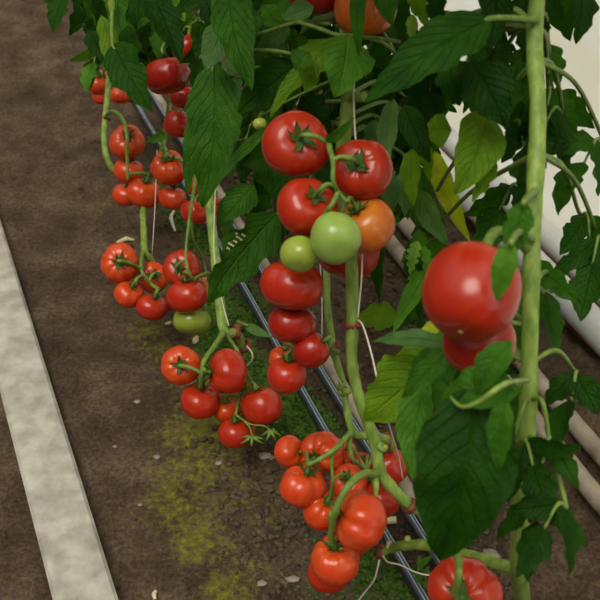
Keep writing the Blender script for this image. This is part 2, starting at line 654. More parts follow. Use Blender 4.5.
# kerb at the edge of the path
kp = G(108, 560)
ks = G(117, 598).dot(ACR)
kerb = box_row('trim_2', ks - 0.10, ks, kp.dot(ROW) - 1.5, kp.dot(ROW) + 5, -0.03, 0.03, M_KERB, 0.006)
kerb['kind'] = 'structure'
kerb['label'] = 'weathered concrete kerb along the path'


# ------------------------------------------------------------------ pipes and poles along the row
def row_pipe(name, label, cat, a, b, r, mat, t0=-0.9, t1=3.0, zoff=0.0, wob=0.0, group=None, knobs=0.0):
    d = (b - a)
    d.z = 0
    ln = d.length
    d.normalize()
    pts = []
    n = 26
    for i in range(n + 1):
        t = -t1 + (ln + t0 * -1 + t1) * i / n
        q = a + d * t
        side = wob * math.sin(i * 0.9 + r * 900)
        q = q + d.cross(Vector((0, 0, 1))) * side
        pts.append(Vector((q.x, q.y, zoff + r)))
    o = MB().tube(pts, r, 14, 4, knobs).build(name, mat)
    tag(o, label, cat, group)
    if name == 'drip_pipe':
        for k in (-0.55, 0.1):  # sky reflections on the black tube, painted as thin pale blue lines
            off = d.cross(Vector((0, 0, 1))) * (r * math.sin(k)) + Vector((0, 0, r * math.cos(k) - 0.0006))
            MB().tube([p + off for p in pts], 0.0011, 6, 4).build('glint', M_GLINT, o)['label'] = 'sky reflection painted as a pale blue stripe'
    return o


row_pipe('drip_pipe', 'thin black drip pipe on the mossy side next to the path', 'pipe', PIPE_A[0], PIPE_A[1], 0.0094, M_PIPE, wob=0.002, zoff=0.004, group='drip pipes')
row_pipe('drip_pipe', 'thin black drip pipe lying against the tan wooden pole', 'pipe', PIPE_B[0], PIPE_B[1], 0.0094, M_PIPE, wob=0.002, zoff=0.004, group='drip pipes')
row_pipe('wooden_pole', 'long tan wooden pole lying beside the black drip pipe', 'pole', G(157, 100), G(425, 522), 0.013, M_POLE, zoff=0.002, knobs=0.06)
dS = lambda g: g.dot(ACR)


def row_line(px, py):
    g = G(px, py)
    return g + ROW * 1.2, g - ROW * 1.2


for (px, py, lab) in ((402, 228, 'tan wooden pole behind the plants, the one closer to the white pipes'), (400, 262, 'tan wooden pole behind the plants, lower of the pair')):
    a, b = row_line(px, py)
    row_pipe('wooden_pole', lab, 'pole', a, b, 0.018, M_POLE, t0=-0.6, t1=1.2, zoff=0.002, group='pair of poles behind the plants', knobs=0.05)
for (px, py, r, lab) in ((472, 222, 0.035, 'thick white pipe on the ground, in front of the red-brown chips'), (489, 199, 0.030, 'thick white pipe between red-brown chips and film wall')):
    a, b = row_line(px, py)
    row_pipe('heating_pipe', lab, 'pipe', a, b, r, M_WHITE, t0=-0.8, t1=1.8, zoff=0.022, group='white pipes by the film wall')

# ------------------------------------------------------------------ clods, pebbles, moss
def clods():
    mb = MB()
    for i in range(4200):
        if i < 3300:
            px, py = random.uniform(215, 520), random.uniform(180, 640)
        else:
            px, py = random.uniform(60, 520), random.uniform(80, 640)
        g = G(px, py)
        s = g.dot(ACR) - S0
        if s < -0.30 and random.random() < 0.75:
            continue
        if -0.03 < s < 0.10 and random.random() < 0.6:
            continue
        if s > G(472, 222).dot(ACR) - S0 - 0.05:
            continue
        r = random.choice((0.003, 0.004, 0.004, 0.005, 0.006, 0.0075)) * random.uniform(0.7, 1.2)
        if s < -0.25:
            r *= 0.6
        mb.ball((g.x, g.y, gz(g) + r * 0.2), r, random.uniform(.8, 1.3), random.uniform(.8, 1.3), random.uniform(.5, .85), 6, 0.34)
    o = mb.build('soil_clods', M_CLOD)
    tag(o, 'loose crumbs and clods of dry brown soil around the plants', 'soil', kind='stuff')


clods()


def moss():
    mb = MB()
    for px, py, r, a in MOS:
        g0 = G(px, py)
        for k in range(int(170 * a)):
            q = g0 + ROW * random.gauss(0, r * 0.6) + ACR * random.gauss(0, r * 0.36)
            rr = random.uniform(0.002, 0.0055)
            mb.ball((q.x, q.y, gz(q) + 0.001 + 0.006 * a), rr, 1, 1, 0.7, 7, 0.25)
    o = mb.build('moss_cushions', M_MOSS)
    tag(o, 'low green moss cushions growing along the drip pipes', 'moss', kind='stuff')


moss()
PEB = [(157, 457, 8, 'small pale pebble alone on the bare path'), (140, 505, 6, 'whitish chip pressed into the path above the kerb end'),
       (265, 459, 15, 'flat grey-tan stone beside the lower tomato cluster'), (273, 461, 9, 'pale stone touching the flat grey-tan stone'),
       (219, 465, 10, 'grey stone lying on the mossy path'), (137, 402, 9, 'pale grey fleck of stone on the brown path'), (262, 585, 12, 'brown round clod-like stone at the bottom edge'),
       (293, 582, 14, 'light brown angular stone at the bottom edge'), (115, 447, 6, 'tiny whitish stone near the edge of the path'),
       (490, 555, 26, 'tan stone behind the dark leaf near the big ribbed tomato'), (455, 550, 22, 'grey-brown stone under the tip of the dark leaf')]
for i, (px, py, w, lab) in enumerate(PEB):
    g = G(px, py)
    r = w * 1.45 / FPX / 2
    mb = MB().ball((g.x, g.y, gz(g) + r * 0.3), r, 1.15, 0.8, 0.45, 8, 0.26)
    tag(mb.build('pebble', M_PEB), lab, 'stone', 'loose stones on the soil')


def litter(name, lab, pts, rad, cat='plant litter', mat=None):
    W = [G(x, y, 0.008) for x, y in pts]
    tag(MB().tube(W, rad, 8, 6, 0.1).build(name, mat or M_STRAW), lab, cat)


litter('dry_straw', 'pale dry straw lying below the topmost pale cluster', [(117, 243), (126, 239), (134, 240)], [0.004, 0.006, 0.002])
litter('dry_straw', 'short pale straw between the two left clusters', [(165, 324), (172, 322)], [0.002, 0.004, 0.002])
litter('dry_leaf', 'pinkish dry leaf scrap just above the tomato with star calyx', [(194, 343), (197, 337)], [0.003, 0.008, 0.004])
litter('dry_straw', 'curled pale straw at the bottom of the path', [(156, 591), (154, 594), (155, 599)], [0.003, 0.004, 0.003])
litter('plastic_strip', 'curved white plastic strip on the mossy soil', [(174, 211), (171, 218), (175, 231)], [0.003, 0.005, 0.003], 'strip', M_TWINE)
litter('wooden_peg', 'short pale wooden peg sticking out beyond the front tomato', [(380, 521), (396, 520)], [0.007, 0.007], 'peg', M_STRAW)


# ------------------------------------------------------------------ tomatoes
def angdiff(a, b):
    return (a - b + math.pi) % (2 * math.pi) - math.pi


def tomato_mesh(seed, flat=0.82, ribs=6, depth=0.06, nt=34, na=64):
    r_ = random.Random(seed)
    cre = []
    a0 = r_.uniform(0, 6.28)
    for i in range(ribs):
        cre.append((a0 + (i + r_.uniform(-0.28, 0.28)) * 2 * math.pi / max(ribs, 1), depth * r_.uniform(0.4, 1.5), r_.uniform(0.16, 0.30)))
    e1, e2 = r_.uniform(0, 6.28), r_.uniform(0, 6.28)
    v, f = [], []
    for i in range(nt + 1):
        t = math.pi * i / nt
        st, ct = math.sin(t), math.cos(t)
        rad = st ** 0.86
        z = flat * (abs(ct) ** 0.92) * (1 if ct > 0 else -1)
        topw = math.exp(-(t / 0.42) ** 2)
        botw = math.exp(-((math.pi - t) / 0.35) ** 2)
        z -= 0.17 * topw * flat
        z += 0.05 * botw * flat
        for k in range(na):
            a = 2 * math.pi * k / na
            fall = 0.25 + 0.75 * math.exp(-(max(t - 0.9, 0) / 0.75) ** 2)
            c = 0
            for ca, dd, ww in cre:
                c += dd * math.exp(-(angdiff(a, ca) / ww) ** 2)
            rr = 1 + 0.025 * math.cos(2 * a + e1) + 0.02 * math.cos(3 * a + e2)
            rr *= 1 - c * fall
            zz = z * (1 - 0.8 * c * fall) + 0.02 * math.cos(a + e2) * rad
            v.append((rad * rr * math.cos(a), rad * rr * math.sin(a), zz))
    for i in range(nt):
        for k in range(na):
            k2 = (k + 1) % na
            f.append((i * na + k, (i + 1) * na + k, (i + 1) * na + k2, i * na + k2))
    me = bpy.data.meshes.new('tomato')
    me.from_pydata(v, [], f)
    me.polygons.foreach_set('use_smooth', [True] * len(me.polygons))
    me.materials.append(M_TOM)
    return me, 0.83 * flat


def calyx_mesh(seed, ztop, size=1.0, up=0.5):
    r_ = random.Random(seed)
    v, f = [], []
    n = r_.choice((5, 6, 6))
    for s in range(n):
        a = 2 * math.pi * (s + r_.uniform(-.2, .2)) / n
        ln = 0.46 * size * r_.uniform(0.75, 1.15)
        upk = up * r_.uniform(0.3, 1.6)
        tw = r_.uniform(-0.5, 0.5)
        base = len(v)
        m = 8
        for i in range(m + 1):
            u = i / m
            w = 0.115 * size * (math.sin(math.pi * (0.22 + 0.78 * u)) ** 0.8) * (1 - u) ** 0.35 + 0.006
            rr = 0.03 + ln * u
            zz = ztop + 0.035 + 0.07 * math.sin(min(u * 2.0, 1) * math.pi / 2) + upk * ln * u ** 2.2
            aa = a + tw * u * u
            cx, cy = math.cos(aa), math.sin(aa)
            for j in (-1, -0.45, 0, 0.45, 1):
                v.append((cx * rr - cy * w * j, cy * rr + cx * w * j, zz + 0.05 * size * abs(j) * (0.3 + u)))
        for i in range(m):
            for j in range(4):
                q = base + i * 5 + j
                f.append((q, q + 1, q + 6, q + 5))
    # boss where the stalk joins
    base = len(v)
    for i in range(5):
        t = math.pi / 2 * i / 4
        for k in range(8):
            a = 2 * math.pi * k / 8
            v.append((0.10 * size * math.cos(t) * math.cos(a), 0.10 * size * math.cos(t) * math.sin(a), ztop + 0.03 + 0.10 * size * math.sin(t)))
    for i in range(4):
        for k in range(8):
            k2 = (k + 1) % 8
            f.append((base + i * 8 + k, base + i * 8 + k2, base + (i + 1) * 8 + k2, base + (i + 1) * 8 + k))
    me = bpy.data.meshes.new('calyx')
    me.from_pydata(v, [], f)
    me.polygons.foreach_set('use_smooth', [True] * len(me.polygons))
    me.materials.append(M_CALYX)
    return me


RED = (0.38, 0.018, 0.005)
SHADED_RED = (0.29, 0.010, 0.004)  # red with the shade on covered fruit put into the colour
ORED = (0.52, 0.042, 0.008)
ORANGE = (0.50, 0.105, 0.014)
PINK = (0.56, 0.05, 0.025)
GREEN = (0.24, 0.36, 0.065)
GREENY = (0.25, 0.33, 0.04)
TOM = {}


def tomato(key, cx, cy, R, d, axis, color, ribs, depth, label, group, flat=0.82, calyx=1.0, spin=None, up=0.5, name='tomato'):
    seed = sum(ord(c) * (i + 3) for i, c in enumerate(key)) * 7
    me, zt = tomato_mesh(seed, flat, ribs, depth * 1.35)
    o = bpy.data.objects.new(name, me)
    COL.objects.link(o)
    ax = CA(axis)
    q = ax.to_track_quat('Z', 'Y') @ Quaternion((0, 0, 1), spin if spin is not None else random.Random(seed).uniform(0, 6.28))
    o.rotation_mode = 'QUATERNION'
    o.rotation_quaternion = q
    r = R * d / FPX
    o.scale = (r, r, r)
    o.location = P(cx, cy, d)
    o.color = (*color, 1)
    tag(o, label, 'tomato', group)
    if calyx:
        c = bpy.data.objects.new('calyx', calyx_mesh(seed + 1, zt - 0.03, calyx, up))
        COL.objects.link(c)
        c.parent = o
    TOM[key] = dict(c=o.location.copy(), ax=ax, r=r, top=o.location + ax * r * (zt + 0.06), d=d)
    return o


GM = 'tomatoes of the cluster on the main stem'
GL = 'tomatoes of the low front cluster'
GA = 'tomatoes of the two clusters above the algae'
GB = 'tomatoes of the star-calyx cluster'
GC = 'tomatoes of the far upper clusters'
GN = 'large near tomatoes beside the dark leaves'
GT = 'tomatoes at the top among the leaves'
# main cluster
tomato('M1', 296, 144.5, 34, 1.20, (0.17, 0.07, 0.98), RED, 4, 0.025, 'large round red tomato, topmost of the cluster on the thick stem', GM)
tomato('M2', 362, 169.5, 31.5, 1.19, (-0.28, 0.12, 0.95), RED, 5, 0.04, 'red tomato pressed against the thick stem under the string', GM, spin=1.2)
tomato('M3', 307, 207, 30.5, 1.18, (0.34, 0.38, 0.86), RED, 4, 0.02, 'red tomato resting above the two green tomatoes', GM)
tomato('M4', 367, 225, 28.5, 1.20, (-0.45, 0.62, 0.62), ORANGE, 3, 0.02, 'half-ripe orange tomato beside the larger green tomato', GM, flat=0.9)
tomato('M5', 335.5, 238, 26.2, 1.13, (-0.15, 0.62, -0.75), GREEN, 4, 0.015, 'larger unripe pale green tomato in front of the thick stem', GM, flat=0.93, calyx=0)
tomato('M6', 299, 254, 19, 1.16, (0.1, 0.75, -0.6), GREENY, 4, 0.02, 'smaller unripe green tomato hanging beside the larger green one', GM, flat=0.9, calyx=0)
tomato('M7', 292.5, 284.5, 32, 1.24, (0.05, 0.93, 0.28), RED, 6, 0.035, 'broad red tomato under the smaller green tomato', GM, flat=0.76, calyx=0)
tomato('M12', 348, 251, 31, 1.29, (0.1, 0.95, -0.2), RED, 4, 0.02, 'red tomato hidden behind the larger green tomato and stem', GM, flat=0.9, calyx=0)
tomato('M8', 292, 324, 24.2, 1.27, (0.05, 0.95, 0.1), SHADED_RED, 4, 0.02, 'dark red tomato below the broad red one', GM, flat=0.8, calyx=0)
tomato('M9', 311.5, 350, 18, 1.27, (0.75, 0.55, 0.25), SHADED_RED, 3, 0.05, 'small dark red pointed tomato touching the clip of the thin stem', GM, flat=1.0, calyx=0.8)
tomato('M11', 283.5, 359, 15, 1.38, (0.1, 0.85, 0.4), ORED, 4, 0.03, 'small red tomato half hidden behind the lowest of the main cluster', GM, calyx=0.7)
tomato('M10', 287, 375, 19.8, 1.30, (0.03, 0.88, 0.45), RED, 4, 0.02, 'round red tomato lowest of the main cluster, thin green calyx', GM, flat=0.9, calyx=1.0, up=1.0)
# low front cluster
tomato('L7', 322, 453, 23, 1.46, (-0.45, -0.15, 0.85), ORED, 6, 0.08, 'ribbed orange-red tomato on top of the low cluster, under the stem fork', GL)
tomato('L12', 341, 457, 19, 1.50, (0.2, 0.4, 0.4), ORED, 5, 0.05, 'orange-red tomato squeezed below the stem fork', GL, calyx=0)
tomato('L6', 290, 452, 17, 1.47, (0.75, 0.1, 0.6), ORED, 4, 0.05, 'orange-red tomato at the path side of the low cluster, upper one', GL)
tomato('L5', 303, 486, 24, 1.42, (0.25, 0.85, 0.45), ORED, 6, 0.075, 'ribbed wide orange-red tomato at the path side, lower one', GL, flat=0.8)
tomato('L8', 362, 463, 11.5, 1.48, (0.3, 0.5, 0.6), RED, 4, 0.03, 'tiny red tomato showing just behind the bent stem', GL, calyx=0.8)
tomato('L9', 349, 483, 20, 1.44, (-0.2, 0.5, 0.85), ORED, 5, 0.05, 'orange-red tomato in the middle of the low cluster', GL, flat=0.8)
tomato('L10', 388, 467, 20, 1.50, (-0.3, 0.9, 0.2), RED, 4, 0.02, 'smooth red tomato behind the bent stem, crossed by the white string', GL, flat=0.95, calyx=0)
tomato('L11', 380, 500, 19.5, 1.44, (-0.3, 0.8, 0.3), RED, 3, 0.02, 'smooth red tomato tucked beside the bent stem above the pipes', GL, flat=0.92, calyx=0)
tomato('L13', 368, 492, 17, 1.49, (0.0, 0.8, 0.3), ORED, 4, 0.02, 'red tomato mostly hidden in the middle behind the front tomato', GL, calyx=0)
tomato('L4', 321.5, 509.5, 20.5, 1.42, (0.35, 0.65, 0.65), ORED, 6, 0.06, 'ribbed orange-red tomato directly beside the largest front one', GL, flat=0.88)
tomato('L14', 352, 545, 15, 1.50, (0, 0.9, 0.1), RED, 4, 0.02, 'red tomato peeping out under the largest front one', GL, calyx=0)
tomato('L3', 328, 573, 21.5, 1.45, (0.0, 0.92, 0.2), RED, 5, 0.03, 'bottommost red tomato of the low cluster', GL, flat=0.85, calyx=0)
tomato('L2', 335, 560, 25.6, 1.38, (-0.08, 0.78, 0.6), ORED, 8, 0.06, 'ribbed red tomato hanging above the bottommost one', GL, flat=0.85)
tomato('L1', 359, 520, 31, 1.33, (-0.86, 0.30, 0.30), ORED, 8, 0.075, 'largest orange-red tomato at the front of the low cluster', GL, flat=0.82, spin=0.25)
# large near fruit
tomato('N2', 480, 342, 37, 0.95, (0.3, 0.9, -0.1), SHADED_RED, 4, 0.02, 'dark red tomato under the huge smooth one, pointed base', GN, flat=0.98, calyx=0)
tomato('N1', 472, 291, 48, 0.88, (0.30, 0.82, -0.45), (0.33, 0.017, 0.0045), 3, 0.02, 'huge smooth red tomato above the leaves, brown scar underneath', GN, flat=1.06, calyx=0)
tomato('N3', 464, 593, 38, 1.12, (-0.22, 0.10, 0.96), RED, 6, 0.085, 'big deeply ribbed red tomato below the dark leaf tip', GN)
# top
tomato('T1', 314, -9, 28, 1.22, (0.1, 0.9, 0.2), SHADED_RED, 4, 0.02, 'dark red tomato cut by the top edge beside the orange one', GT, calyx=0)
tomato('T2', 366, 8, 31, 1.20, (0.0, 0.9, 0.1), ORANGE, 3, 0.03, 'ripening orange tomato at the top behind a hanging leaf', GT, flat=0.9, calyx=0)
tomato('T3', 260, 124, 7, 1.36, (0, 0.9, -0.3), (0.38, 0.45, 0.06), 3, 0.02, 'tiny yellow-green tomato just above the topmost large red one', GT, calyx=0)
# two clusters above the algae
tomato('A1', 120, 263, 20, 2.05, (0.14, 0.05, 0.98), ORED, 9, 0.05, 'flat ribbed red tomato with its calyx facing out, beside the path', GA)
tomato('A2', 153, 277, 16, 2.10, (0.2, 0.15, 0.9), ORED, 5, 0.05, 'orange-red tomato behind the curved stalk', GA)
tomato('A3', 129, 294, 15, 2.05, (0.4, 0.6, 0.6), ORED, 4, 0.03, 'small orange-red tomato below the flat ribbed one', GA)
tomato('A4', 152, 307, 15.3, 2.03, (0.3, 0.75, 0.4), RED, 4, 0.02, 'round red tomato lowest in the cluster beside the path', GA)
tomato('A5', 182, 269, 19.5, 1.98, (-0.12, 0.05, 0.98), RED, 5, 0.045, 'red tomato with the long green stalk hanging over it', GA)
tomato('A6', 187, 296, 20, 1.95, (-0.1, 0.93, 0.3), RED, 5, 0.03, 'red tomato sitting on top of the flat green one', GA, flat=0.84)
tomato('A7', 192, 321, 19.5, 1.99, (0.1, 0.95, -0.15), (0.22, 0.30, 0.03), 6, 0.05, 'flattened ribbed green tomato below the red ones', GA, flat=0.72, calyx=0)
tomato('A8', 206, 290, 15, 2.03, (0.2, 0.8, 0.3), ORANGE, 4, 0.03, 'orange tomato half hidden behind the red pair by the stem', GA, calyx=0)
tomato('A9', 171, 303, 10, 2.08, (0, 0.9, 0), RED, 4, 0.02, 'small red tomato wedged between the two clusters', GA, calyx=0)
# star-calyx cluster
tomato('B3', 200, 401, 20, 1.84, (0.1, 0.80, 0.4), RED, 5, 0.03, 'red tomato hanging just below the star-calyx tomato', GB)
tomato('B1', 181, 365.5, 20.5, 1.83, (0.08, 0.06, 0.99), ORED, 7, 0.035, 'ribbed red tomato showing a star-shaped green calyx', GB)
tomato('B5', 247, 399, 17, 1.88, (-0.3, 0.75, 0.5), ORANGE, 6, 0.06, 'ribbed orange tomato behind the larger red one', GB)
tomato('B2', 227, 372, 23.5, 1.79, (-0.88, 0.05, 0.45), RED, 6, 0.06, 'big lobed red tomato hanging sideways from the stem end', GB, flat=0.82, spin=0.3)
tomato('B6', 226, 409, 14.5, 1.86, (0.0, 0.7, 0.6), ORED, 4, 0.03, 'small red tomato squeezed in the middle of its cluster', GB)
tomato('B4', 262, 406, 21, 1.81, (-0.3, 0.9, 0.15), RED, 3, 0.02, 'smooth round red tomato at the outer side of its cluster', GB, flat=0.92, calyx=0.8)
tomato('B8', 249, 431, 8, 1.86, (0, 0.9, 0.2), RED, 3, 0.02, 'tiny red tomato behind the lowest one of its cluster', GB, calyx=0)
tomato('B7', 234.5, 433.5, 16.5, 1.82, (0.05, 0.93, 0.3), RED, 4, 0.02, 'red tomato lowest of its cluster, beside a withered flower', GB, flat=0.86)
# far upper clusters
tomato('C2', 189, 48, 18, 1.95, (-0.2, 0.85, 0.2), SHADED_RED, 3, 0.02, 'dark red tomato in the shade, highest above the far path', GC)
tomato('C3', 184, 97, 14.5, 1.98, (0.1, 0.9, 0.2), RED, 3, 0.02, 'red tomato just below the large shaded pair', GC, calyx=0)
tomato('C1', 167, 75.5, 23, 1.86, (-0.15, 0.94, 0.15), SHADED_RED, 4, 0.03, 'large dark red tomato hanging in shade over the pipes', GC, flat=0.82, calyx=0.7)
tomato('C4', 178, 123.5, 14.5, 2.05, (0.2, 0.9, 0.1), RED, 3, 0.02, 'smooth red tomato partly behind the long hanging leaf', GC, flat=1.0, calyx=0)
tomato('C5', 127, 142, 18, 2.30, (0.2, 0.25, 0.9), ORED, 8, 0.04, 'ribbed orange-red tomato under the arching stalk', GC)
tomato('C6', 129, 171, 15, 2.32, (0.15, 0.8, 0.5), ORED, 5, 0.03, 'orange-red tomato under the arched-stalk one', GC, flat=0.8)
tomato('C8', 125, 195, 13, 2.34, (0.2, 0.8, 0.3), ORED, 4, 0.03, 'red tomato low at the path side, half hidden', GC, calyx=0)
tomato('C7', 144, 193, 17.3, 2.28, (0.25, 0.80, 0.5), ORED, 6, 0.05, 'lobed orange-red tomato at the bottom of the arched stalk', GC)
tomato('C9', 169, 168, 18.5, 2.18, (-0.05, 0.55, 0.8), ORED, 6, 0.06, 'lobed red tomato in front of the far green stem', GC)
tomato('C10', 173, 198, 14.5, 2.22, (0.1, 0.9, 0.2), ORED, 4, 0.03, 'red tomato below the lobed one, above bare soil', GC)
tomato('C11', 199, 186, 13, 2.15, (0.1, 0.9, 0.1), RED, 4, 0.02, 'red tomato mostly covered by the long hanging leaf', GC, calyx=0)
tomato('D1', 195, 212, 15, 2.06, (0.1, 0.9, 0.1), RED, 4, 0.02, 'red tomato below the tip of the long hanging leaf', GC, calyx=0)
tomato('D2', 215, 206, 12, 2.08, (0.1, 0.9, 0.1), RED, 4, 0.02, 'small red tomato showing behind the pale stem', GC, calyx=0)
tomato('E1', 99, 82, 13, 2.60, (0.2, 0.5, 0.8), ORED, 6, 0.05, 'orange-red tomato at the far end beside the yellowish stem', GC)
tomato('E2', 120, 95.5, 10, 2.75, (0.1, 0.8, 0.3), ORED, 4, 0.03, 'far orange-red tomato under the dark leaf tip', GC, calyx=0)
tomato('E4', 131, 97, 7, 2.78, (0.1, 0.8, 0.3), RED, 4, 0.02, 'far tiny red tomato beside the drip pipe end', GC, calyx=0)
tomato('E3', 101, 97, 9, 2.62, (0.1, 0.8, 0.3), ORED, 4, 0.02, 'far red tomato just under the one by the yellowish stem', GC, calyx=0)

# blossom-end scars
for k, mat in (('M5', M_DRY), ('N1', M_DRY)):
    t = TOM[k]
    parent = [o for o in COL.objects if o.get('category') == 'tomato' and (o.location - t['c']).length < 1e-6][0]
    mb = MB().ball((0, 0, -0.87 if k == 'M5' else -1.0), 0.05 if k == 'M5' else 0.07, 1, 0.7, 0.5, 10, 0.15)
    me = bpy.data.meshes.new('blossom_scar')
    me.from_pydata([tuple(v) for v in mb.v], [], mb.f)
    me.materials.append(mat)
    c = bpy.data.objects.new('blossom_scar', me)
    COL.objects.link(c)
    c.parent = parent
    c['label'] = 'small brown blossom scar'

# ------------------------------------------------------------------ plants: stems, trusses
PLANT = {}


def plant(key, base, label):
    PLANT[key] = thing('tomato_plant', label, 'plant', base, 'tomato plants of the row')
    return PLANT[key]


def W(pts, dz=0.0):
    out = []
    for p in pts:
        out.append(P(*p) if len(p) == 3 else Vector(p[0]))
    return out


def px_path(pts):
    return [P(x, y, d) for x, y, d in pts]


def stem_to_ground(pts, run):
    """the lower end of the vine, lying back to the soil where it is rooted"""
    run = px_path(run)
    g = run[-1]
    g.z = gz(g) - 0.01
    return pts + run


def rise(p, ztop, n=3, sway=0.03):
    """the vine goes on above the picture, up its string"""
    out = []
    for i in range(n, 0, -1):
        z = p.z + (ztop - p.z) * i / n
        out.append(Vector((p.x + sway * math.sin(i * 2.1), p.y + sway * math.cos(i * 1.7), z)))
    return out


def stem(key, pts, rad, name='main_stem', knobs=0.10, seg=14):
    return MB().tube(pts, rad, seg, 7, knobs).build(name, M_STEM, PLANT[key])


s1 = px_path([(349, -20, 1.20), (347, 60, 1.22), (348, 105, 1.235), (343, 150, 1.25), (343, 205, 1.25), (351, 255, 1.24), (352, 320, 1.26), (352, 362, 1.29), (360, 400, 1.31), (374, 440, 1.33), (381, 472, 1.34), (397, 493, 1.35), (413, 507, 1.36)])
s1 = rise(s1[0], 2.0) + s1
s1g = stem_to_ground(s1, [(428, 514, 1.38), (445, 526, 1.47), (449, 538, 1.62), (450, 546, 1.757)])
plant('P1', s1g[-1], 'tomato plant with the thick bent green stem in the middle')
stem('P1', s1g, [0.0085] * 4 + [0.0090, 0.0092, 0.0088, 0.0082, 0.0078, 0.0075, 0.0076, 0.0080, 0.0080, 0.0080, 0.0078, 0.0074, 0.0072, 0.007])
s2 = px_path([(346, -20, 1.40), (346, 100, 1.42), (340, 190, 1.42), (327, 270, 1.40), (331, 335, 1.39), (343, 385, 1.40), (352, 430, 1.40), (368, 436, 1.43), (388, 441, 1.46)])
s2 = rise(s2[0], 2.0) + s2
s2g = stem_to_ground(s2, [(391, 465, 1.55), (383, 495, 1.66), (375, 522, 1.79)])
plant('P2', s2g[-1], 'tomato plant with the thinner stem right behind the thick one')
stem('P2', s2g, [0.005] * 6 + [0.005, 0.0052, 0.0055, 0.0065, 0.0060, 0.006, 0.006])
s3 = px_path([(203, -20, 1.85), (205, 60, 1.88), (207, 140, 1.92), (211, 215, 1.93), (218, 280, 1.90), (224, 330, 1.87), (236, 333, 1.90), (242, 350, 1.94)])
s3 = rise(s3[0], 2.0) + s3
s3g = stem_to_ground(s3, [(237, 372, 1.97), (238, 405, 2.02)])
plant('P3', s3g[-1], 'tomato plant behind the long hanging leaf, stem ending above lobed tomatoes')
stem('P3', s3g, [0.008] * 4 + [0.009, 0.0095, 0.010, 0.009, 0.0085, 0.0085, 0.008])
s5 = px_path([(112, -20, 2.5), (110, 60, 2.48), (106, 110, 2.45), (104, 135, 2.42), (106, 155, 2.4), (114, 170, 2.41), (132, 184, 2.42), (143, 198, 2.36), (143, 215, 2.22), (144, 235, 2.13), (145, 252, 2.10), (153, 265, 2.13)])
s5 = rise(s5[0], 2.0) + s5
s5g = stem_to_ground(s5, [(152, 288, 2.2), (151, 302, 2.27)])
plant('P5', s5g[-1], 'far tomato plant beside the path with an arching fruit stalk')
PLANT['P4'] = PLANT['P5']
stem('P5', s5g, [0.007] * 6 + [0.007] * 6 + [0.0075, 0.0078, 0.0075, 0.007])
s6 = px_path([(180, -20, 2.15), (174, 60, 2.2), (170, 100, 2.26), (164, 140, 2.28), (158, 160, 2.3), (150, 176, 2.36)])
s6 = rise(s6[0], 2.0) + s6
s6g = stem_to_ground(s6, [(148, 185, 2.45), (146, 198, 2.59)])
plant('P6', s6g[-1], 'far tomato plant whose pale stem stands over the pipes')
stem('P6', s6g, [0.006] * 10)
s7 = px_path([(540, -20, 1.05), (538, 120, 1.04), (532, 250, 1.03), (528, 400, 1.06), (520, 520, 1.12), (520, 580, 1.2)])
s7 = rise(s7[0], 2.0) + s7
s7g = stem_to_ground(s7, [(524, 620, 1.4), (528, 650, 1.6)])
plant('P7', s7g[-1], 'near tomato plant with huge smooth tomato and dark quilted leaves')
stem('P7', s7g, [0.009] * 6 + [0.011] * 4)
# cut side stem that comes in low with a tied end
stem('P7', px_path([(380, 553, 1.43), (392, 548, 1.42), (410, 545, 1.38), (432, 546, 1.33), (470, 556, 1.26), (518, 570, 1.19)]), [0.0068, 0.007, 0.0072, 0.0075, 0.0078, 0.008], 'side_stem', 0.12)
MB().ball(P(407, 544, 1.38) + Vector((0, 0, 0.011)), 0.005, 1, 1, 1, 10).build('bud_scar', M_STEM, PLANT['P7'])
MB().tube(px_path([(389, 548, 1.42), (389, 541, 1.42)]), [0.005, 0.004], 8).build('bud_scar', M_STRAW, PLANT['P7'])
# side shoot stumps on the thick stem
MB().tube(px_path([(348, 97, 1.23), (356, 97, 1.21), (365, 97, 1.20)]), [0.0075, 0.006, 0.006], 10).build('leaf_stub', M_STEM, PLANT['P1'])
MB().tube(px_path([(379, 446, 1.33), (384, 448, 1.325), (386, 446, 1.32)]), [0.007, 0.006, 0.003], 10).build('leaf_stub', M_STEM, PLANT['P1'])
MB().tube(px_path([(374, 474, 1.34), (376, 484, 1.33), (376, 499, 1.33)]), [0.006, 0.0045, 0.002], 10).build('leaf_stub', M_STEM, PLANT['P1'])
MB().ball(P(342, 386, 1.385), 0.0065, 1, 1, 1.2, 12, 0.15).ball(P(347, 391, 1.38), 0.0055, 1.2, 1, 1, 12, 0.15).ball(P(340, 393, 1.385), 0.004, 1, 1, 1.4, 12, 0.15).build('bud_scar', M_STEM, PLANT['P2'])


def truss(key, rachis, links, rad=0.0042, prad=0.0028):
    R_ = px_path(rachis)
    rad *= 0.76
    prad *= 0.80
    C = spline(R_, 8)
    mb = MB().tube(R_, [rad * 1.25, rad, rad * 0.85, rad * 0.75], 10, 8, 0.07)
    for k in links:
        t = TOM[k]
        end = t['top']
        best = min(C, key=lambda c: (c - (end + t['ax'] * t['r'] * 0.5)).length)
        far = (best - end).length
        m1 = end + t['ax'] * min(t['r'] * 0.45, far * 0.5)
        m2 = m1.lerp(best, 0.55) + Vector((0, 0, 0.004))
        knee = 0.45
        mb.tube([end - t['ax'] * t['r'] * 0.04, m1, m2, best], [prad * 1.25, prad * 1.0, prad * 1.35, prad * 1.0, prad * 1.2], 8, 6)
    return mb.build('fruit_truss', M_TRUSS, PLANT[key])


